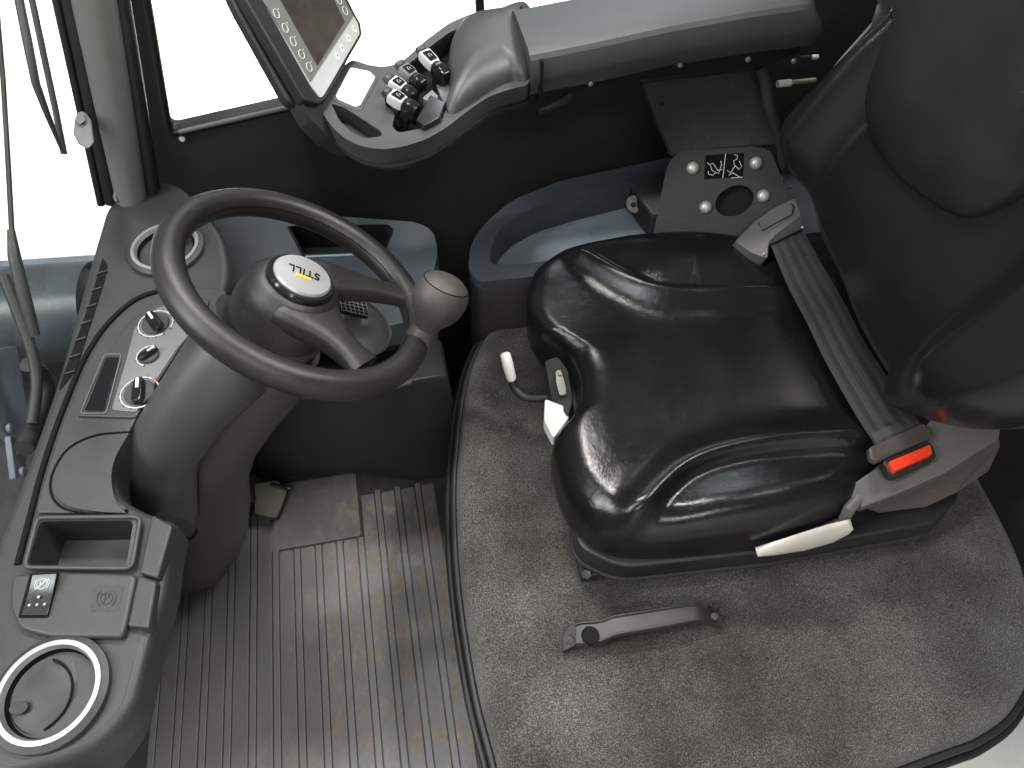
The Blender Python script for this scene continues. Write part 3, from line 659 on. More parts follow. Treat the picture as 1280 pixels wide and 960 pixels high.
# ================================================================== STEERING WHEEL
wh = thing('steering_wheel', 'black steering wheel with two spokes and a silver centre cap', 'steering wheel', WC)
uw = (V((0, 1, 0))-WN*WN.y).normalized(); vw = WN.cross(uw)
def wp(ang, r, h=0.): return WC+(uw*math.cos(ang)+vw*math.sin(ang))*r+WN*h
rings = []
for i in range(97):
    a = 2*math.pi*i/96
    rings.append([wp(a, WR+math.cos(b)*.0192, math.sin(b)*.0205) for b in [2*math.pi*j/20 for j in range(20)]])
vs = [p for r in rings[:-1] for p in r]; fs = [(i*20+j, i*20+(j+1) % 20, ((i+1) % 96)*20+(j+1) % 20, ((i+1) % 96)*20+j) for i in range(96) for j in range(20)]
mk('rim', vs, fs, m_wheel, wh, ang=80)
tube('rim_seam', [wp(a, WR-.0180, .0085) for a in [2*math.pi*i/96 for i in range(97)]], .0007, m_hole, wh, seg=6)
# hub (an oblong dome that carries the cap off-centre)
HC = WP(378, 368, WC, WN)
capc = WP(376, 350, WC+WN*.028, WN)
hubc = WP(352, 392, WC-WN*.035, WN)
hub = []
for s, h, mix in ((.066, -.05, 0), (.068, -.03, .1), (.067, -.008, .4), (.062, .010, .75), (.053, .021, .95), (.047, .0245, 1), (.036, .0255, 1)):
    c = (hubc+WN*(h+.035))*(1-mix)+(capc+WN*(h-.028))*mix
    hub.append([c+(uw*math.cos(a)+vw*math.sin(a))*s for a in [2*math.pi*i/48 for i in range(48)]])
loft('hub', hub, m_spoke, wh, ang=60)
def spoke(p0, p1, w0, w1, h0, h1, t0, t1):
    """tapered, rounded bar from the hub to the rim"""
    d = (p1-p0).normalized(); s = WN.cross(d).normalized(); rg = []
    for k in range(9):
        t = k/8; c = p0.lerp(p1, t)+WN*(h0+(h1-h0)*t); ww = w0+(w1-w0)*ss(0, .75, t); tt = t0+(t1-t0)*t
        if k == 8: ww *= 1.25
        if k == 0: ww *= .7; tt *= .6
        rg.append([c+s*ww*math.copysign(abs(math.cos(a))**.6, math.cos(a))+WN*tt*math.copysign(abs(math.sin(a))**.7, math.sin(a)) for a in [2*math.pi*j/24 for j in range(24)]])
    return loft('spoke', rg, m_spoke, wh, ang=60)
def onp(px, py, h=0.): return WP(px, py, WC+WN*h, WN)
spoke(onp(380, 348), onp(506, 371), .036, .018, .004, .0, .018, .011)
spoke(onp(364, 374), onp(455, 459), .058, .021, .001, .0, .024, .012)
bez = lathe('horn_bezel', [(.0455, -.004), (.0450, .003), (.0425, .006), (.036, .006), (0, .006)], capc, WN, m_blackgloss, wh, seg=48)
cap = lathe('horn_cap', [(.0385, .003), (.0385, .008), (.0365, .0105), (.018, .0125), (0, .013)], capc, WN, m_cap, wh, seg=48)
ct = capc+WN*.0135
xt = (WP(354, 337, ct, WN)-WP(400, 354, ct, WN)).normalized(); yt = WN.cross(xt)
text('logo_lettering', 'STILL', ct+yt*-.002, xt, yt, .0185, m_ink, cap, .0004)
box('logo_bar', ct+yt*.0085-WN*.0004, xt*.010, yt*.0026, WN*.0006, m_yellow, cap, bevel=.0002)
# spinner knob
kb0 = onp(526, 424, .006); kt = WP(550, 372, WC+WN*.075, WN); kd = (kt-kb0).normalized(); kl = (kt-kb0).length
kn = lathe('spinner_knob', [(0, -.012), (.023, -.010), (.023, .004), (.0180, kl-.050), (.0215, kl-.040), (.0300, kl-.029), (.0368, kl-.015), (.0395, kl), (.0380, kl+.012), (.0335, kl+.022), (.0318, kl+.0235), (.0240, kl+.0295), (.0130, kl+.0330), (0, kl+.0340)], kb0, kd, m_knob, wh, seg=48, ang=25)
tube('knob_seam', [kb0+kd*(kl+.0226)+p for p in arc((0, 0, 0), *frame(kd), .0330, 0, 6.2832, 40)], .0008, m_hole, kn, seg=6)

# ================================================================== CARPETED ENGINE HOOD
ZC = .28
hood = thing('engine_hood', 'speckled grey carpet covered engine hood below the seat', 'carpeted hood', (.5, .5, 0))
op = [W(a, b, ZC) for a, b in ((606, 412), (590, 445), (580, 485), (573, 540), (569, 600), (571, 680), (579, 760), (596, 860), (618, 945), (634, 1000))]
op = [V((.150, 1.02, ZC))]+[W(622, 402, ZC)]+op+[V((.10, .085, ZC)), V((.30, .055, ZC)), V((.50, .045, ZC))]+[W(a, b, ZC) for a, b in ((1192, 934), (1239, 915), (1280, 880))]+[V((.90, .16, ZC)), V((.965, .30, ZC)), V((.985, .5, ZC)), V((.99, .8, ZC)), V((.99, 1.04, ZC)), V((.5, 1.045, ZC))]
ol = sm(op, 8)
oc = V((.5, .55, ZC))
def hpos(p, t, i):
    o = ol[i] if t > 0 else p
    e = (o-p).length if t > 0 else 1
    r = .035
    dz = 0
    if e < r: dz = -(r-math.sqrt(max(0, r*r-(r-e)**2)))*.9
    wob = .006*mnoise.noise(p*6)+.004*mnoise.noise(p*14)
    # a hollow in front of the seat and a low swell along the near edge
    sw_ = -.012*math.exp(-((p.y-.20)/.06)**2)*ss(.45, .75, p.x)+.006*math.exp(-((p.y-.12)/.05)**2)
    return V((p.x, p.y, p.z+dz+wob*(1 if e > r else e/r)+sw_*min(1, e/r)))
pillow('carpet', oc, ol, hpos, 70, m_carpet, hood)
sk = [ol, [V((p.x, p.y, -.02)) for p in ol]]
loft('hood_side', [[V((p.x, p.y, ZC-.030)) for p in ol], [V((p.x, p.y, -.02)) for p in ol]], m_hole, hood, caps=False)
def off(d, z):
    out = []; n = len(ol)
    for i, p in enumerate(ol):
        t = ol[(i+1) % n]-ol[i-1]; nn_ = V((t.y, -t.x, 0)).normalized()
        if (p-oc).dot(nn_) < 0: nn_ = -nn_
        out.append(V((p.x+nn_.x*d, p.y+nn_.y*d, z)))
    return out
tr_ = off(.004, ZC-.034); tube('edge_trim', tr_+[tr_[0]], .007, m_black, hood, seg=8)
tr2 = off(.016, ZC-.05); tube('edge_seal', tr2+[tr2[0]], .007, m_seal, hood, seg=8)

# ================================================================== SIDE CONSOLE WITH TRAY
sidec = thing('side_console', 'dark blue-grey side console with an open moulded tray between seat and wall', 'side console', (.5, 1.15, .0))
ZT = .42
so = Ws([(600, 352), (585, 338), (588, 305), (606, 279), (640, 250), (700, 226), (770, 211), (832, 198)], ZT)+[V((.95, 1.288, ZT)), V((1.06, 1.285, ZT)), V((1.06, 1.0, ZT)), V((.5, 1.0, ZT))]+Ws([(672, 345)], ZT)
so_r = rounded(so, [.01, .02, .03, .03, .03, .03, .02, .02, .01, .01, .01, .01, .02])
th_ = Ws([(612, 331), (613, 312), (622, 290), (640, 273), (670, 257), (720, 242), (790, 225)], ZT)+[V((.70, 1.26, ZT)), V((.74, 1.24, ZT)), V((.74, 1.05, ZT)), V((.5, 1.03, ZT))]+Ws([(655, 330)], ZT)
th_r = rounded(th_, .018)
plate('console_rim', so_r, (0, 0, -.03), m_side, sidec, holes=[th_r], bevel=.015, seg=5, ang=50)
hc = sum(th_r, V())/len(th_r)
def tf(s, dz, sh=0): return [V((hc.x+(p.x-hc.x)*s, hc.y+(p.y-hc.y)*s+sh, ZT+dz)) for p in th_r]
loft('tray_wall', [tf(1.03, -.002), tf(1.0, -.006), tf(.985, -.082)], m_side, sidec, caps=False)
loft('tray_floor', [tf(.99, -.086), tf(.985, -.078), tf(.95, -.086), tf(.02, -.088)], m_tray, sidec, caps=False)
scn = sum(so_r, V())/len(so_r)
loft('console_body', [[V((p.x, p.y, ZT-.025)) for p in so_r], [V((p.x-(.006 if p.x < .25 else 0), p.y-(.012 if p.y < 1.1 else 0), ZT-.10)) for p in so_r], [V((p.x-(.008 if p.x < .25 else 0), p.y-(.016 if p.y < 1.1 else 0), .0)) for p in so_r]], pmat('side_console_skirt', (.032, .030, .030), .5, .35, 900, .15, dust=.08), sidec, caps=False, ang=60)
# latch box at the end of the tray
lb = thing('latch_box', 'small grey-blue box with a clear knob at the end of the side tray', 'box', W(810, 250, .36))
lt = [W(780, 221, .41), W(812, 208, .41), W(850, 222, .41), W(856, 268, .41), W(816, 268, .41)]
plate('lid', rounded(lt, .006), (0, 0, -.012), m_console, lb, bevel=.003)
plate('body', rounded([p+V((.003, .004, -.012)) for p in lt], .006), (0, 0, -.06), m_black, lb, bevel=.002)
lx = W(793, 255, .375); ld = V((-.7, -.6, .25)).normalized()
kno = lathe('clear_knob', [(.019, -.006), (.020, .003), (.015, .006), (.010, .003), (0, .003)], lx, ld, m_clear, lb, seg=12, ang=20)
lathe('knob_hub', [(.006, 0), (.006, .004), (0, .005)], lx+ld*.003, ld, m_dash, kno, seg=16)
tube('pull_loop', sm([W(822, 240, .402), W(816, 250, .402), W(822, 258, .402), W(832, 261, .402)], 5, False), .0012, m_ink, lb, seg=6)
tubes('lid_print', [[W(826, 246, .4012), W(832, 244, .4012)], [W(826, 249, .4012), W(832, 247, .4012)]], .0006, m_print, lb)

# ================================================================== SEAT
seat = thing('driver_seat', 'glossy black leather driver seat with sculpted bolsters and high backrest', 'seat', (.45, .66, ZC))
# --- cushion
ZM = .435
so_ = [W(px, py, z) for px, py, z in ((658, 392, .45), (661, 360, .46), (671, 338, .468), (690, 322, .472), (715, 309, .475), (760, 299, .478), (815, 293, .48), (870, 292, .48), (925, 299, .48), (985, 318, .48))]
so_ += [V((.76, .93, ZM)), V((.80, .80, ZM)), V((.80, .62, ZM)), V((.77, .50, ZM))]
so_ += [W(px, py, z) for px, py, z in ((1085, 612, .42), (1062, 640, .415), (1030, 660, .41), (960, 680, .405), (880, 692, .40), (810, 696, .40), (765, 692, .40), (735, 678, .40), (714, 655, .40), (700, 628, .405), (692, 598, .41), (689, 570, .42), (696, 548, .43), (712, 528, .45), (722, 505, .452), (722, 475, .45), (712, 450, .45), (694, 434, .45), (672, 420, .445))]
cz = [p.z for p in so_]
flat = [V((p.x, p.y, p.z)) for p in so_]
ol2 = sm(flat, 8)
ccn = V((.46, .68, ZM))
near_crease = [W(a, b, .492) for a, b in ((1120, 545), (1080, 547), (1000, 549), (940, 555), (890, 566), (855, 582), (828, 606), (806, 632), (784, 656))]
far_crease = [W(a, b, .492) for a, b in ((1010, 362), (960, 364), (900, 364), (850, 363), (815, 357), (785, 345), (760, 332), (735, 318), (715, 312))]
nk = sm(near_crease, 3, False); fk = sm(far_crease, 3, False)
def side(p, pl, sgn):
    """signed distance to the crease, positive on the bolster side"""
    d = pdist(p, pl)
    best, bs = 1e9, 1
    for a, b in zip(pl, pl[1:]):
        m = (a+b)/2; q = (p.x-m.x)**2+(p.y-m.y)**2
        if q < best:
            best = q; bs = ((b.x-a.x)*(p.y-a.y)-(b.y-a.y)*(p.x-a.x))
    return d*(1 if bs*sgn > 0 else -1)
def cpos(p, t, i):
    o = ol2[i] if t > 0 else p
    e = (o-p).length if t > 0 else .3
    zo = o.z if t > 0 else ZM
    y_, x_ = p.y, p.x
    z = .478
    z += .010*ss(.30, .75, x_)                                   # seat pan rises slightly to the back? front lip below
    z += .006*math.exp(-((x_-.26)/.07)**2)                       # thigh swell
    dn, df = side(p, nk, 1), side(p, fk, -1)
    # bolsters: pan climbs to the crease, then a scooped panel, then the outer roll
    for d, tip in ((dn, nk[-1].x), (df, fk[-1].x)):
        m = ss(-.030, .018, x_-tip)
        if d < 0: z += .022*math.exp(-(d/.034)**2)*m
        else: z += (.027*math.exp(-(d/.012)**2)-.005+.022*ss(.0, .11, d))*m
    r = .062
    if y_ > .8: r = .048
    er = min(e/r, 1)
    top = z
    zz = zo+(top-zo)*math.sqrt(max(0, 1-(1-er)**2.2))
    return V((p.x, p.y, zz))
cush = pillow('cushion', ccn, ol2, cpos, 64, m_leather, seat)
# underside of the cushion
cb = sum(ol2, V())/len(ol2)
loft('cushion_side', [ol2]+[[V((cb.x+(p.x-cb.x)*s, cb.y+(p.y-cb.y)*s, p.z+(zt-p.z)*f)) for p in ol2] for s, f, zt in ((1.0, .35, .36), (.985, .8, .36), (.95, 1, .36))], m_leather, cush, caps=False, ang=80)
# --- plastic base tray under the cushion
bo = rounded([W(716, 694, .35), W(770, 727, .33), W(960, 706, .33), W(1150, 672, .33), W(1180, 640, .33), V((.86, .48, .33)), V((.86, .86, .33)), V((.28, .90, .33)), V((.22, .56, .35))], [.03, .03, .0, .02, .02, .02, .04, .04, .04])
for p in bo: p.z = .335
sb_ = plate('seat_base', bo, (0, 0, .055), m_black, seat, bevel=.006)
bc = sum(bo, V())/len(bo)
tube('base_lip', [p+V((0, 0, .001)) for p in bo]+[bo[0]], .0045, m_bracket, sb_, seg=8)
plate('seat_rail', [V((.27, .47, .285)), V((.80, .44, .285)), V((.80, .49, .285)), V((.27, .52, .285))], (0, 0, .05), m_black, seat, bevel=.003)
plate('seat_rail', [V((.27, .80, .285)), V((.80, .80, .285)), V((.80, .85, .285)), V((.27, .85, .285))], (0, 0, .05), m_black, seat, bevel=.003)
box('suspension', (.54, .66, .30), X*.22, Y*.17, Z*.03, m_hole, seat)
# rail end by the front foot
re = W(734, 712, .30)
box('rail_end', re, X*.014, Y*.016, Z*.012, m_metal2, seat, bevel=.003)
lathe('rail_bolt', [(.008, 0), (.008, .006), (0, .007)], re+V((-.004, -.010, .010)), V((-.3, -.5, .8)), m_metal, seat, seg=6)
tube('rail_hook', [W(724, 695, .32), W(728, 706, .31), W(738, 714, .305), W(748, 716, .305)], .0045, m_metal2, seat, seg=8)
# --- backrest
BN = V((-math.cos(R_(15)), 0, math.sin(R_(15)))); BP = V((.70, 0, .5)); BU = V((math.sin(R_(15)), 0, math.cos(R_(15)))); BL = V((0, 1, 0))
def bk(px, py, h=0.): return WP(px, py, BP+BN*h, BN)
shell = [bk(*p, .075)-BN*.075 for p in ((1128, -30), (1108, 5), (1060, 62), (1018, 118), (1000, 142), (990, 165), (984, 200), (988, 250), (998, 300), (1020, 350), (1042, 410), (1075, 470), (1110, 520))]+[BP+BL*.50+BU*.04, BP+BL*.42+BU*.11, BP+BL*.365+BU*.20, BP+BL*.34+BU*.34, BP+BL*.345+BU*.60, BP+BL*.44+BU*.72, BP+BL*.70+BU*.76, BP+BL*.95+BU*.72]
shr = sm(shell, 6)
plate('back_shell', shr, BN*-.03, pmat('shell_plastic', (.045, .045, .043), .4, .3, 800, .1), seat, bevel=.006, ang=50)
bcn = BP+BL*.69+BU*.36
def bpos(p, t, i):
    o = shr[i] if t > 0 else p
    e = (o-p).length if t > 0 else .3
    y_ = p.y; u_ = (p-BP).dot(BU)
    side_ = abs(y_-.69)
    wing = ss(.165, .235, side_)*(.066-.042*ss(.30, .60, u_))*ss(.06, .22, u_)
    lum = .020*math.exp(-((u_-.20)/.10)**2)+.010
    h = .035+lum+wing
    er = min(1, e/.045)
    return p+BN*(h*math.sqrt(max(0, 1-(1-er)**2.3))-.004)
pillow('backrest', bcn, shr, bpos, 60, m_leather2, seat)
tube('shell_edge', sm([bk(*p, .03) for p in ((1118, -12), (1108, 8), (1085, 37), (1060, 65), (1038, 92), (1018, 121), (1004, 140))], 5, False), .0028, pmat('shell_edge_grey', (.20, .20, .18), .4), seat, seg=8)
# raised upper panel of the backrest
hp = [bk(*p, .055) for p in ((1122, -60), (1096, 0), (1083, 50), (1077, 105), (1082, 160), (1104, 205), (1145, 245), (1195, 272), (1240, 262), (1300, 222), (1380, 170), (1450, 120))]
hp2 = sm(hp+[BP+BL*.40+BU*.55+BN*.05, BP+BL*.50+BU*.70+BN*.05, BP+BL*.75+BU*.74+BN*.05], 6)
hcn = sum(hp2, V())/len(hp2)
def hpp(p, t, i):
    o = hp2[i] if t > 0 else p
    e = (o-p).length if t > 0 else .3
    er = min(1, e/.13)
    return p+BN*(-.012+.042*math.sqrt(max(0, 1-(1-er)**2.2)))
pillow('upper_pad', hcn, hp2, hpp, 40, m_headcloth, seat)
# near side bolster of the backrest, nearest the camera
nb_ = []
nbc = [(1315, 275, .50), (1285, 350, .50), (1262, 410, .505), (1250, 455, .51), (1246, 480, .515)]
pts = [WY(px, py, yy) for px, py, yy in nbc]
# --- seat controls
swc = W(697, 478, .44)
ctl = plate('height_control', rounded([W(681, 451, .435), W(697, 446, .445), W(709, 462, .44), W(716, 500, .43), (W(710, 520, .43)), W(690, 500, .42)], .006), (0, 0, -.05), m_bracket, seat, bevel=.003)
plate('indicator_window', rounded([W(694, 464, .442), W(701, 461, .444), W(708, 484, .442), W(708, 494, .440), W(699, 494, .440), W(695, 478, .442)], .004), (0, 0, -.006), pmat('smoked_lens', (.06, .055, .05), .2), ctl, bevel=.0008)
lathe('glow_dot', [(.004, 0), (.003, .001), (0, .0014)], W(700, 467, .4445), Z, m_lens, ctl, seg=14)
wb = [W(681, 498, .43), W(707, 508, .43), W(712, 522, .425), W(692, 548, .41), (W(680, 525, .42))]
plate('slide_grip', rounded(wb, .006), (0, 0, -.03), m_white, seat, bevel=.004)
lv = thing('weight_lever', 'bent black lever with white tip at the front corner of the seat', 'lever', W(680, 500, .36))
pth = sm([W(690, 497, .37), W(672, 498, .365), W(655, 496, .365), W(644, 486, .37), (W(640, 474, .385))], 5, False)
tube('rod', pth, .0075, m_black, lv, seg=12)
a_, b_ = W(640, 476, .383), W(631, 441, .425)
loft('grip', [r for r in tube_rings([a_, a_.lerp(b_, .1), a_.lerp(b_, .6), a_.lerp(b_, .95), b_], [.007, .0095, .0105, .0095, .006], 14)], m_white, lv, ang=50)
# side recline lever, off-white blade
rl = thing('recline_lever', 'off-white blade shaped lever below the near side of the seat', 'lever', W(1005, 675, .36))
bl = [((945, 688), (946, 692)), ((965, 680), (968, 692)), ((1000, 668), (1005, 687)), ((1035, 657), (1040, 677)), ((1058, 652), (1060, 666)), ((1064, 653), (1065, 658))]
yb = .365
rg = []
for a, b in bl:
    p, q_ = WY(*a, yb), WY(*b, yb-.004); c = (p+q_)/2; h = (p-q_)/2
    rg.append([c+h*math.cos(s)+V((0, .007, .002))*math.sin(s) for s in [2*math.pi*j/14 for j in range(14)]])
loft('blade', rg, m_offwhite, rl, ang=60)
tube('stem', [WY(1050, 658, .375), WY(1062, 636, .385), WY(1074, 622, .40)], [.008, .009, .009], m_hous, rl, seg=10)
tube('stem_collar', [WY(1028, 664, .372), WY(1048, 655, .376)], .009, m_hous2, rl, seg=10)

# ================================================================== SEAT BELT
belt = thing('seat_belt', 'black lap belt running from far retractor to red buckle across the seat', 'seat belt', W(1060, 430, .5))
pc = [(982, 296, .545), (1005, 340, .535), (1030, 388, .528), (1052, 430, .524), (1075, 470, .522), (1100, 510, .522), (1125, 545, .520), (1136, 560, .518)]
wl_ = [(962, 300), (985, 356), (1009, 402), (1030, 446), (1053, 488), (1076, 527), (1093, 553), (1100, 568)]
wr_ = [(1002, 285), (1030, 335), (1056, 380), (1079, 425), (1103, 462), (1130, 505), (1147, 528), (1158, 545)]
Lp = sm([W(*wl_[i], pc[i][2]) for i in range(8)], 5, False); Rp = sm([W(*wr_[i], pc[i][2]) for i in range(8)], 5, False)
def strap(name, Lp, Rp, mat, parent, th=.0025, nu=9):
    rows = []
    for a, b in zip(Lp, Rp):
        rows.append([a.lerp(b, i/(nu-1))+Z*(.0015*math.sin(math.pi*i/(nu-1))) for i in range(nu)])
    n = len(rows); vs = [p for r in rows for p in r]; m_ = len(vs); vs += [p-Z*th for p in vs]
    fs = [(a*nu+i, a*nu+i+1, (a+1)*nu+i+1, (a+1)*nu+i) for a in range(n-1) for i in range(nu-1)]
    fs += [tuple(m_+k for k in f[::-1]) for f in fs]
    for a in range(n-1): fs += [(a*nu, (a+1)*nu, m_+(a+1)*nu, m_+a*nu), (a*nu+nu-1, (a+1)*nu+nu-1, m_+(a+1)*nu+nu-1, m_+a*nu+nu-1)]
    o = mk(name, vs, fs, mat, parent, ang=50)
    uv = o.data.uv_layers.new(name='UVMap')
    for lp in o.data.loops:
        k = lp.vertex_index % m_; uv.data[lp.index].uv = ((k % nu)/(nu-1), (k//nu)/(n-1))
    return o
strap('webbing', Lp, Rp, m_belt, belt)
sl_ = lambda t0, t1, L_: [L_[int(t*(len(L_)-1))] for t in (t0, (t0+t1)/2, t1)]
strap('stitched_fold', [p+Z*.003 for p in sl_(.80, .97, Lp)], [p+Z*.003 for p in sl_(.80, .97, Rp)], m_belt, belt)
# tongue
tg = [W(1086, 559, .534), W(1154, 527, .534), W(1167, 537, .532), W(1164, 547, .530), W(1096, 577, .530), W(1088, 572, .532)]
plate('latch_tongue', rounded(tg, .005), (0, 0, -.014), m_hous2, belt, bevel=.004)
# buckle + red button
bp_ = [W(1103, 575, .524), W(1160, 550, .524), W(1168, 558, .52), W(1171, 572, .515), W(1120, 595, .512), W(1112, 592, .515)]
buck = plate('buckle', rounded(bp_, .008), (0, 0, -.02), m_black, belt, bevel=.003)
rb = [W(1111, 577, .529), W(1163, 555, .529), W(1166, 567, .525), W(1120, 588, .525), W(1117, 586, .525)]
plate('release_button', rounded(rb, .003), (0, 0, -.012), m_red, buck, bevel=.0025)
# near hip housing
hs = thing('buckle_housing', 'grey plastic hip housing holding the red belt buckle on the near side of the seat', 'belt housing', W(1150, 590, .40))
t_ = [W(1057, 620, .46), W(1062, 608, .475), W(1090, 588, .495), W(1118, 578, .505), W(1150, 552, .51), W(1190, 508, .53), W(1205, 500, .535), W(1245, 500, .535), W(1254, 520, .53), W(1250, 548, .52), W(1180, 592, .50), W(1120, 618, .48), W(1078, 634, .465)]
lo = [p+V((.0, .02, -.075)) for p in t_]
mid = []
loft('cover', [[p+V((0, .012, .004)) if i in (3, 4, 5) else p for i, p in enumerate(t_)], [p+V((0, .0, -.02)) for p in t_]], m_hous, hs, bevel=.004)
t2 = [W(1066, 634, .44), W(1120, 612, .46), W(1180, 588, .48), W(1252, 545, .51), W(1255, 562, .50), W(1235, 590, .48), W(1200, 620, .44), W(1160, 638, .41), W(1100, 645, .40)]
loft('lower_cover', [[p+V((0, .004, 0)) for p in t2], [p+V((0, .05, -.02)) for p in t2]], m_hous2, hs, bevel=.005)
tube('cover_line', [W(1197, 508, .538), W(1209, 526, .536), W(1252, 516, .534)], .0012, m_hole, hs, seg=6)
tubes('embossed_print', [[W(1163+i*7, 611-i*1.7, .462+.001*i), W(1167+i*7, 610-i*1.7, .462+.001*i)] for i in range(6)], .0007, m_dash, hs)
# far retractor housing
rt = thing('belt_retractor', 'grey plastic belt retractor housing on the far side of the seat', 'belt retractor', W(960, 285, .52))
fr = [W(919, 301, .52), W(945, 275, .535), W(970, 258, .545), W(994, 247, .55), W(1000, 262, .55), W(1006, 286, .545), W(985, 296, .54), W(962, 302, .535), W(960, 323, .525), W(940, 316, .52)]
plate('cover', rounded(fr, .006), (0, .01, -.03), m_hous, rt, bevel=.003)
tube('cover_line', [W(948, 278, .5455), W(954, 288, .5455), W(990, 268, .5495), W(992, 258, .551), W(989, 255, .551)], .0011, m_hole, rt, seg=6)
plate('belt_slot', rounded([W(961, 305, .549), W(968, 294, .552), W(1000, 270, .556), W(1004, 279, .556), W(1003, 285, .555), W(966, 304, .549)], .004), (0, 0, -.012), m_black, rt, bevel=.003)
for q_ in ((955, 317, .528), (1003, 284, .555)): lathe('rivet', [(.003, 0), (.002, .0012), (0, .0015)], W(*q_), Z, m_steel, rt, seg=10)

# ================================================================== ARMREST BRACKET
brk = thing('armrest_bracket', 'black metal bracket with four bolts and seat belt sticker beside the backrest', 'bracket', W(880, 250, .56))
NBk = V((-.28, -.62, .73)).normalized()
B0 = WY(900, 250, 1.02)
def bp3(px, py, h=0.): return WP(px, py, B0+NBk*h, NBk)
fp = rounded([bp3(*p) for p in ((834, 206), (848, 189), (880, 187), (940, 183), (963, 186), (980, 230), (996, 245), (945, 300), (815, 300))], [.012, .02, .0, .0, .02, .01, .01, .01, .01])
hc_ = bp3(918, 251); hu = (bp3(940, 251)-hc_).normalized(); hv = NBk.cross(hu)
ra = (bp3(942, 251)-hc_).length; rb_ = (bp3(918, 271)-hc_).length
hl_ = [hc_+(bp3(942, 247)-hc_)*math.cos(a)+(bp3(917, 270)-hc_)*math.sin(a) for a in [2*math.pi*i/32 for i in range(32)]]
plate('face_plate', fp, NBk*-.006, m_bracket, brk, holes=[hl_], bevel=.0015, ang=50)
box('back_box', bp3(905, 262, -.05), hu*.075, hv*.06, NBk*.03, m_hole, brk)  # near-black colour stands in for the shade inside the plate's hole
for px, py in ((866, 210), (945, 204), (882, 259), (954, 245)):
    lathe('bolt', [(.0122, 0), (.0122, .002), (.011, .0058), (.0076, .0088), (.0036, .0101), (0, .0104)], bp3(px, py, .0005), NBk, m_steel, brk, seg=24, ang=50)
stk = plate('sticker', [bp3(*p, .0012) for p in ((882, 194), (930, 191), (929, 221), (880, 224))], NBk*-.001, m_ink, brk)
def sp_(pts): return [bp3(a, b, .0016) for a, b in pts]
tubes('sticker_print', [sp_([(907, 192.5), (903.5, 222.5)]), sp_([(884, 203), (887, 206), (891, 204), (894, 208), (897, 213), (903, 212)]), sp_([(888, 207), (890, 213), (898, 217), (902, 206), (901, 201)]), sp_([(885, 214), (886, 218), (891, 219), (894, 216)]), sp_([(918, 193), (922, 195), (921, 199), (917, 201), (918, 206), (924, 212), (927, 208), (924, 201)]), sp_([(909, 213), (913, 216), (919, 207)]), sp_([(911, 219), (916, 216), (924, 221)]), sp_([(914, 222.3), (928, 221.5)])], .0006, m_print, stk)
# upper web of the bracket, folded back towards the armrest
up_t = [WY(803, 104, 1.10), WY(880, 94, 1.10), WY(962, 84, 1.10)]
up_b = [bp3(838, 196, -.012), bp3(900, 189, -.012), bp3(968, 184, -.012)]
mid_ = [a.lerp(b, .62)+V((0, .02, 0)) for a, b in zip(up_t, up_b)]
rws = [up_t, mid_, [p+V((0, -.004, .010)) for p in up_b], up_b]
vs = [p for r in rws for p in r]; n0 = len(vs); vs += [p+V((0, .025, -.01)) for p in vs]
fs = [(a*3+i, a*3+i+1, (a+1)*3+i+1, (a+1)*3+i) for a in range(3) for i in range(2)]
fs += [tuple(n0+k for k in f[::-1]) for f in fs]
for i in range(2): fs += [(i, i+1, n0+i+1, n0+i), (9+i, 9+i+1, n0+9+i+1, n0+9+i)]
for a in range(3): fs += [(a*3, (a+1)*3, n0+(a+1)*3, n0+a*3), (a*3+2, (a+1)*3+2, n0+(a+1)*3+2, n0+a*3+2)]
mk('web_plate', vs, fs, m_bracket2, brk, bevel=.003)
tube('web_edge', sm([WY(948, 84, 1.085), WY(956, 100, 1.08), WY(961, 130, 1.07), WY(970, 160, 1.06), WY(978, 190, 1.05), (WY(977, 212, 1.045))], 5, False), [.010]*26, m_bracket, brk, seg=12)
lathe('plug', [(.004, 0), (.003, .001), (0, .0012)], WY(828, 129, 1.10), V((0, -1, .3)), m_hole, brk, seg=12)
tube('wire_loop', sm([WY(977, 222, 1.03), WY(980, 232, 1.03), WY(990, 234, 1.03)], 5, False), .003, m_brass, brk, seg=8)
pin = thing('armrest_pin', 'short pale metal pin sticking out between armrest and backrest', 'pin', WY(995, 102, 1.10))
tube('shaft', [WY(975, 104.5, 1.10), WY(1019, 100, 1.10)], .0042, m_brass, pin, seg=12)
tube('head', [WY(972, 105, 1.10), WY(988, 103.5, 1.10)], .0065, m_offwhite, pin, seg=12)

# ================================================================== ARMREST + CONTROL CONSOLE
YA = 1.05
arm = thing('armrest', 'long padded dark grey armrest with stitched edge beside the seat', 'armrest', WY(840, 70, YA))
A_t = [WY(663, 72, YA), WY(740, 57, YA), WY(840, 35, YA), WY(940, 17, YA), WY(1012, 7, YA)]
A_b = [WY(665, 104, YA), WY(740, 90, YA), WY(840, 68, YA), WY(940, 52, YA), WY(1022, 42, YA)]
dep = [.155, .155, .155, .155, .15]
rg = []
def arm_ring(t, b, d):
    h = (t-b)
    zt = t.z; pts = [V((b.x, YA+.012, b.z-.028)), V((b.x, YA-.002, b.z-.004)), V((b.x+(t-b).x*.3, YA-.006, b.z+h.z*.3)), V((t.x, YA, t.z-.006)), V((t.x, YA+.006, t.z)), V((t.x, YA+.022, t.z+.004)), V((t.x, YA+d*.5, t.z+.004)), V((t.x, YA+d-.02, t.z+.003)), V((t.x, YA+d, t.z-.01)), V((b.x, YA+d-.005, b.z-.028))]
    return pts
for i in range(4):
    for k in range(6 if i < 3 else 7):
        f = k/6; rg.append(arm_ring(A_t[i].lerp(A_t[i+1], f), A_b[i].lerp(A_b[i+1], f), dep[i]))
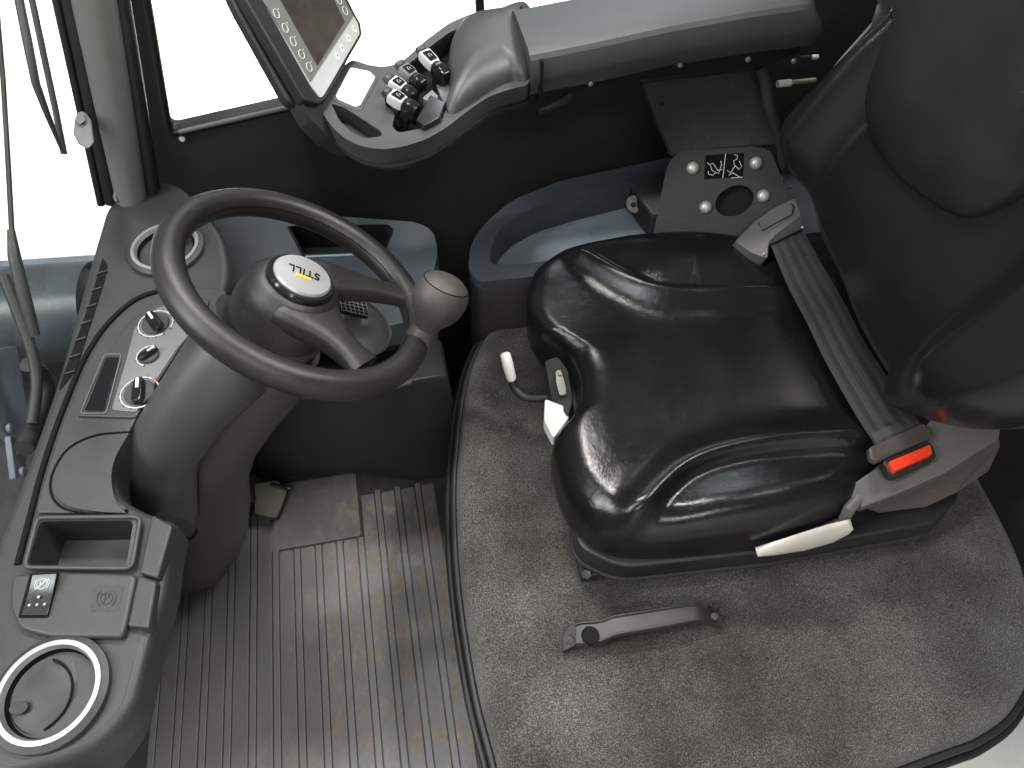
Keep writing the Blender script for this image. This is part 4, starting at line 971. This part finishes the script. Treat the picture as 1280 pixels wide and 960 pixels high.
# rounded end
e = rg[-1]; ec = sum(e, V())/len(e)
rg.append([ec+(p-ec)*.93+V((.010, 0, 0)) for p in e]); rg.append([ec+(p-ec)*.75+V((.016, 0, 0)) for p in e])
loft('pad', rg, m_arm, arm, ang=28)
low = [V((p.x, p.y, p.z)) for p in [WY(668, 104, YA+.012), WY(1008, 50, YA+.012), WY(1000, 66, YA+.012), WY(960, 82, YA+.012), WY(800, 100, YA+.012), WY(740, 108, YA+.012), WY(672, 128, YA+.012)]]
plate('underside', low, (0, .12, 0), m_hole, arm, bevel=.003)
for px, py in ((738, 104), (850, 81), (935, 74), (992, 76)):
    lathe('screw', [(.005, 0), (.004, .003), (0, .004)], WY(px, py, YA+.0115), -Y, m_brass, arm, seg=12)
ch = sm([WY(674, 138, YA+.03), WY(690, 132, YA+.03), WY(705, 125, YA+.03), WY(712, 117, YA+.03)], 6, False)
tubes('corrugated_hose', [ch], .006, m_black, arm, seg=10)
tubes('hose_rib', [arc(p, Y, Z.cross(Y)*.3+Z, .0072, 0, 6.28, 12) for p in ch[::1]], .0014, m_bracket, arm)

con = thing('control_console', 'curved grey armrest console with mini levers and a white label', 'control console', WY(540, 120, YA))
ZK = .80
co = [(392, 118), (402, 140), (416, 160), (432, 174), (452, 183), (478, 187), (505, 183), (533, 174), (560, 158), (588, 136), (612, 120), (638, 111), (662, 106), (662, 40), (662, 10), (620, 14), (588, 17), (562, 28), (532, 50), (506, 74), (490, 82), (470, 83), (452, 78), (440, 74), (425, 85)]
cop = Ws(co, ZK)
cop = rounded(cop, .012, 3)
wellp = rounded(Ws([(506, 84), (530, 64), (562, 40), (578, 34), (574, 60), (572, 86), (566, 112), (552, 150), (538, 158), (498, 166), (490, 158), (494, 142), (482, 132), (480, 112)], ZK), .008, 3)
pock = rounded(Ws([(414, 129), (430, 134), (452, 148), (476, 164), (478, 170), (455, 173), (438, 164), (424, 150)], ZK), .006, 3)
plate('console_shell', cop, (0, .012, -.040), m_console, con, holes=[wellp, pock], bevel=.008, seg=4, ang=50)
wc = sum(wellp, V())/len(wellp)
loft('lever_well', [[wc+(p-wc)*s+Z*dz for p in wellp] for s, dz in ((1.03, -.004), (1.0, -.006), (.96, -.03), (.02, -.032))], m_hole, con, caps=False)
pc_ = sum(pock, V())/len(pock)
loft('pocket', [[pc_+(p-pc_)*s+Z*dz for p in pock] for s, dz in ((1.06, -.003), (1.0, -.006), (.75, -.026), (.02, -.028))], m_black, con, caps=False)
outer_low = [[p+V((0, 0, -.034)) for p in cop], [V((p.x+.004, p.y+.02, p.z-.055)) for p in cop]]
loft('console_underside', outer_low, m_black, con, caps=True, ang=50)
lab = rounded(Ws([(438, 84), (462, 89), (469, 96), (450, 131), (444, 133), (421, 123), (420, 119)], ZK+.0025), .004)
plate('white_label', lab, (0, 0, -.002), m_paper, con, bevel=.0004)
lab2 = rounded(Ws([(434, 79), (470, 86), (474, 96), (452, 137), (444, 138), (415, 125)], ZK+.0012), .006)
plate('label_bed', lab2, (0, 0, -.004), m_console, con, bevel=.001)
for a, b in ((441, 92), (454, 90), (427, 117)): lathe('label_dot', [(.0012, 0), (0, .0004)], W(a, b, ZK+.0026), Z, m_ink, con, seg=8)
# palm rest dome
pr_ = [W(a, b, ZK+.002) for a, b in ((664, 92), (640, 100), (612, 114), (585, 132), (566, 142), (556, 136), (562, 110), (560, 75), (566, 48), (580, 28), (600, 20), (630, 15), (664, 11))]
pr_ = sm(pr_, 5)
prc = W(615, 66, ZK)
def ppos(p, t, i):
    o = pr_[i] if t > 0 else p
    e = (o-p).length if t > 0 else .2
    er = min(1, (1-t)/.75)
    return V((p.x, p.y, ZK-.004+.040*math.sqrt(max(0, 1-(1-er)**2.2))))
pillow('palm_rest', prc, pr_, ppos, 30, m_console, con)
box('joint_gap', WY(664, 60, YA+.075)+V((0, 0, -.004)), X*.002, Y*.084, Z*.030, m_hole, con, bevel=.0005)
# mini levers
LV = [((557, 97), (527, 64), 'upper right mini lever standing apart beside the palm rest'), ((528, 108), (501, 83), 'second mini lever from the palm rest with grey cap'), ((517, 122), (487, 100), 'mini lever between the grey capped one and lowest lever'), ((520, 140), (485, 117), 'lowest mini lever nearest to the pocket with white cap')]
for (b, h_, lbl) in LV:
    p0, p1 = W(*b, ZK+.004), W(*h_, ZK+.020); d = (p1-p0).normalized(); s = d.cross(Z).normalized(); n = s.cross(d).normalized()
    if n.z < 0: n = -n
    L_ = (p1-p0).length
    lt_ = thing('mini_lever', lbl, 'lever', p0, 'mini levers on the armrest console')
    loft('boot', [[p0+d*a*L_+s*ww*cx+n*hh*cy for cx, cy in ((-1, -1), (-1, .3), (-.6, 1), (.6, 1), (1, .3), (1, -1))] for a, ww, hh in ((-.05, .009, .012), (.12, .0115, .014), (.34, .011, .012), (.46, .008, .009))], m_blackgloss, lt_, bevel=.002)
    box('stem', p0+d*L_*.3-n*.02, d*.008, s*.006, n*.02, m_black, lt_)
    cpn = loft('cap', [[p0+d*a*L_+s*ww*cx+n*(hh*cy+.001) for cx, cy in ((-1, -1), (-1, .5), (-.8, 1), (.8, 1), (1, .5), (1, -1))] for a, ww, hh in ((.42, .010, .008), (.6, .0118, .0085), (.86, .0118, .0075), (.92, .0105, .006))], m_keys if b[0] == 528 else m_bezel, lt_, bevel=.001)
    plate('inlay', rounded([p0+d*a*L_+s*b_*.007+n*.0105 for a, b_ in ((.5, -1), (.84, -1), (.80, 1), (.5, 1))], .002), n*-.003, m_blackgloss, cpn, bevel=.0003)
    pm = p0+d*.66*L_+n*.0109
    tubes('inlay_mark', [[pm-d*.003-s*.002, pm+d*.003-s*.002, pm+d*.003+s*.001], [pm-d*.003+s*.002, pm+d*.001+s*.002]], .0005, m_print, cpn)
    lathe('thumb_wheel', [(0, -.007), (.006, -.007), (.0072, -.004), (.0072, .004), (.006, .007), (0, .007)], p1+d*.002+n*.001, s, m_arm, lt_, seg=16)
lvk = plate('lever_block', rounded(Ws([(538, 118), (556, 128), (550, 146), (530, 157), (520, 150)], ZK+.010), .003), (0, 0, -.035), m_blackgloss, con, bevel=.003)
plate('lever_plate', rounded(Ws([(528, 122), (540, 112), (548, 120), (540, 131)], ZK+.006), .002), (0, 0, -.02), m_panel, con, bevel=.002)
plate('lever_plate', rounded(Ws([(545, 106), (566, 98), (562, 122), (555, 130)], ZK-.010), .003), (0, 0, -.02), m_panel, con, bevel=.002)

# ================================================================== DISPLAY MONITOR
mon = thing('display_monitor', 'tilted operator display with round keys and silver bezel at the console front', 'monitor', WY(400, 125, YA))
M0 = WY(400, 122, YA); M1 = W(452, 38, M0.z); mr = (M1-M0).normalized(); mu0 = V((-.62, 0, .78)); MN = mr.cross(mu0).normalized()
if MN.x < 0: MN = -MN
def mp_(px, py, h=0.): return WP(px, py, M0+MN*h, MN)
fc = [mp_(*p) for p in ((389, 107), (400, 122), (404, 121), (450, 42), (448, 30), (430, -2), (380, -95), (290, -70))]
hs_ = [mp_(*p, -.002) for p in ((381, 126), (400, 130), (408, 122), (453, 44), (452, 30), (432, -4), (384, -105), (262, -90), (309, 2))]
plate('housing', rounded(hs_, .006, 3), MN*-.020, m_black, mon, bevel=.003, ang=50)
bk_ = [p+MN*-.022-mr*.008+V((0, 0, -.006)) for p in hs_]
plate('back_housing', rounded([mp_(*p, -.024) for p in ((362, 128), (385, 138), (402, 130), (452, 46), (452, 30), (384, -105), (250, -90), (299, 14))], .01, 3), MN*-.02, m_black, mon, bevel=.006, ang=50)
plate('bezel', rounded(fc, .003, 3), MN*-.004, m_bezel, mon, bevel=.001, ang=50)
kf = [mp_(*p, .0006) for p in ((388, 103), (442, 20), (428, -6), (384, -90), (280, -70), (335, 10))]
plate('key_field', kf, MN*-.002, m_keys, mon)
scn_ = [mp_(*p, .0012) for p in ((397, 82), (431, 27), (418, 0), (370, -85), (305, -70), (352, 2))]
plate('screen', rounded(scn_, .002, 3), MN*-.002, m_screen, mon)
mu_ = (mp_(345, 17)-mp_(387, 85)).normalized()
for px, py in ((345.5, 17), (356.5, 35), (366.5, 52), (377, 68), (386.5, 84), (431.5, 13.5), (424, 0)):
    c = mp_(px, py, .0010)
    tubes('key_ring', [arc(c, mr, mu_, .0062, 0, 6.2832, 24)], .0007, m_print, mon)
    if px < 400: tubes('key_mark', [[c+mr*.0085+mu_*.002, c+mr*.0115+mu_*.002]], .0006, m_print, mon)
for px, py, kk in ((422, 70, 0), (428, 60, 1), (436, 48, 2), (443.5, 36, 3)):
    c = mp_(px, py, .0008)
    plate('oval_key', [c+mr*(.0062 if kk == 2 else .0046)*math.cos(a)+mu_*.0062*math.sin(a) for a in [2*math.pi*i/24 for i in range(24)]], MN*-.001, m_white, mon, bevel=.0003, ang=50)
    tubes('key_symbol', [[c-mr*.0015+MN*.0005, c+mu_*.002+MN*.0005, c+mr*.0015+MN*.0005, c-mr*.0015+MN*.0005]], .0004, m_ink, mon)
# support arm from console to monitor
plate('support', rounded([mp_(*p, -.012) for p in ((372, 118), (400, 126), (416, 150), (432, 172), (452, 184), (440, 188), (412, 172), (390, 150))], .004, 3), MN*-.03, m_black, mon, bevel=.003)

# ================================================================== REAR TRIM
rearc = thing('perforated_cover', 'dark perforated cover on the rear wall above the armrest end', 'cover', (1.05, 1.0, .9))
plate('panel', [WX(1044, -20, 1.08), WX(1120, -20, 1.08), WX(1090, 40, 1.08), WX(1030, 120, 1.08), WX(1000, 90, 1.08)], (.008, 0, 0), m_perf, rearc)
ck = thing('rear_latch', 'black latch rod with pale tip behind the end of the armrest', 'latch', WY(1010, 72, 1.2))
tube('rod', [WY(1000, 72, 1.2), WY(1018, 71, 1.2)], .004, m_black, ck, seg=10)
tube('tip', [WY(1014, 71.5, 1.2), WY(1022, 71, 1.2)], .0045, m_offwhite, ck, seg=10)

# ================================================================== GRAB HANDLE ON THE CARPET
gh = thing('grab_handle', 'loose dark brown plastic grab handle lying on the carpet in front of the seat', 'handle', W(800, 785, ZC))
zt = .318
top = [(717, 779, 806), (727, 776, 805.5), (740, 775, 804), (753, 773.5, 802), (768, 768, 795), (785, 765.5, 791.5), (815, 761, 786.5), (845, 756, 781), (868, 753.5, 776.5), (876, 754, 775), (883, 760, 777), (890, 765, 779), (903, 766, 783)]
hz = [.305, .308, .309, .311, .317, .319, .321, .321, .320, .318, .308, .300, .297]
rgs = []
for (px, ya, yb_), z in zip(top, hz):
    a, b = W(px, ya, z), W(px, yb_, z); d = (b-a); lowz = .284 if px < 760 or px > 885 else z-.013
    i1, i2 = a+d*.14, a+d*.86
    rgs.append([V((a.x, a.y, lowz)), a-Z*.002, a+d*.05+Z*.0012, i1-d*.03+Z*.001, i1-Z*.003, i2-Z*.003, i2+d*.03+Z*.001, b-d*.05+Z*.0012, b-Z*.002, V((b.x, b.y, lowz))])
loft('grip', rgs, pmat('handle_plastic', (.034, .030, .028), .40, .3, 900, .15, dust=.12), gh, bevel=.0012)
hd = MATS['handle_plastic']
fo = [W(703, 796, .300), W(711, 783, .304), W(719, 778, .309), W(719, 806, .308), W(704, 814, .296)]
plate('foot', rounded(fo, .003), (0, 0, -.014), hd, gh, bevel=.003)
lathe('screw_hole', [(.0125, -.014), (.0125, .0), (.0140, .0005), (.0145, -.001)], W(738, 794, .3125), Z, m_hole, gh, seg=28, caps=False)
lathe('hole_shade', [(.0122, 0), (0, .0002)], W(738, 794, .3128), Z, m_hole, gh, seg=28)  # flat dark disc painted as the shade inside the screw hole
lathe('foot_screw', [(.007, 0), (.007, .004), (0, .005)], W(713, 800, .304), V((-.4, -.4, .8)), m_dash, gh, seg=14)
lathe('end_screw', [(.006, 0), (.006, .003), (0, .004)], W(893, 771, .306), Z, m_dash, gh, seg=14)

# crumbs on the carpet
for i, (px, py, a) in enumerate(((1060, 718, .4), (1107, 733, 1.4), (958, 788, 0), (585, 607, .9))):
    c = W(px, py, ZC+.006); box_ = box('crumb', c, (X*math.cos(a)+Y*math.sin(a))*.0020, (Y*math.cos(a)-X*math.sin(a))*.0009, Z*.0008, m_hous, bevel=.0004)
    tag(box_, ('tiny pale crumb on the carpet near the white lever', 'tiny pale crumb on the carpet right of the white lever', 'tiny pale crumb on the carpet beside the grab handle end', 'tiny pale crumb on the carpet edge next to the mat')[i], 'crumb', 'crumbs on the carpet')

# ================================================================== OUTSIDE: windscreen, wipers, mast
def wn(px, py): return WX(px, py, -.62)
ws = thing('windscreen', 'clear front windscreen along the left of the dashboard', 'windscreen', (-.6, .7, .6))
gl = [V((-.585, .02, .57)), V((-.545, 1.16, .57)), V((-.47, 1.22, 1.6)), V((-.50, .02, 1.6))]
plate('pane', gl, (-.004, 0, 0), m_glass, ws)
def wiper(name, lbl, blade, arm_, loc):
    t = thing(name, lbl, 'wiper', loc, 'windscreen wipers')
    tube('blade', blade[0], blade[1], m_seal, t, seg=8)
    for a in arm_: tube('arm', a[0], a[1], m_frame, t, seg=8)
wx = lambda px, py, x=-.63: WX(px, py, x)
wiper('wiper', 'black wiper blade hanging down outside the glass by the corner pillar', ([wx(38, -10), wx(55, 70), wx(70, 140), wx(80, 192)], .0065), [([wx(22, -10), wx(34, 50), wx(45, 105), wx(60, 145), wx(78, 188)], [.0085, .009, .008, .006, .004])], wx(55, 70))
wiper('wiper', 'thin grey wiper arm running down at the left edge of the picture', ([wx(-3, 20), wx(4, 100), wx(10, 200), wx(15, 292)], .0042), [([wx(14, 288), wx(18, 320), wx(30, 370), wx(44, 420)], [.006, .010, .011, .009])], wx(10, 200))
mast = thing('lift_mast', 'dusty blue-grey steel crossbeam and carriage in front of the windscreen', 'lift mast', (-1.0, .8, .3))
f0, f1 = W(-80, 402, .30), W(128, 388, .30)
fd = (f1-f0)
tube('fender', [f0+fd*t for t in (-4, -1, 0, .5, 1)], .105, m_metal, mast, seg=36)
box('fender_edge', f0.lerp(f1, .2)+V((-.1, .085, .07)), fd*1.2, V((0, .014, 0)), V((0, .0, .008)), m_plate, mast)
box('carriage', (-1.3, .55, -.12), X*.67, Y*.81, Z*.22, m_metal2, mast, bevel=.02)
pl2 = [WX(*p, -.80) for p in ((-40, 440), (22, 432), (36, 520), (38, 548), (20, 552), (-40, 500))]
plate('side_plate', rounded(pl2, .01), (-.02, 0, 0), m_plate, mast, bevel=.003)
pl3 = [WX(*p, -.79) for p in ((13, 544), (36, 548), (32, 590), (20, 600))]
plate('lug', rounded(pl3, .006), (-.012, 0, 0), m_plate, mast, bevel=.002)
for p in ((11, 536), (23, 562), (27, 590)): lathe('bolt', [(.010, 0), (.009, .006), (0, .008)], WX(*p, -.787), X, m_plate, mast, seg=12)
hose = thing('hydraulic_hose', 'black rubber hose hanging in a loop outside the lower windscreen corner', 'hose', wx(40, 470, -.68))
tube('hose', sm([wx(5, 345, -.70), wx(22, 390, -.69), wx(40, 440, -.68), (wx(46, 480, -.68)), wx(40, 530, -.69)], 6, False), .010, m_metal2, hose, seg=10)
hose2 = thing('hydraulic_hose', 'short curved black hose close beside the dashboard edge outside', 'hose', wx(58, 470, -.70))
tube('hose', sm([wx(30, 560, -.70), wx(48, 530, -.70), wx(58, 500, -.70), wx(52, 470, -.70), wx(36, 455, -.70)], 6, False), .016, m_metal2, hose2, seg=10)
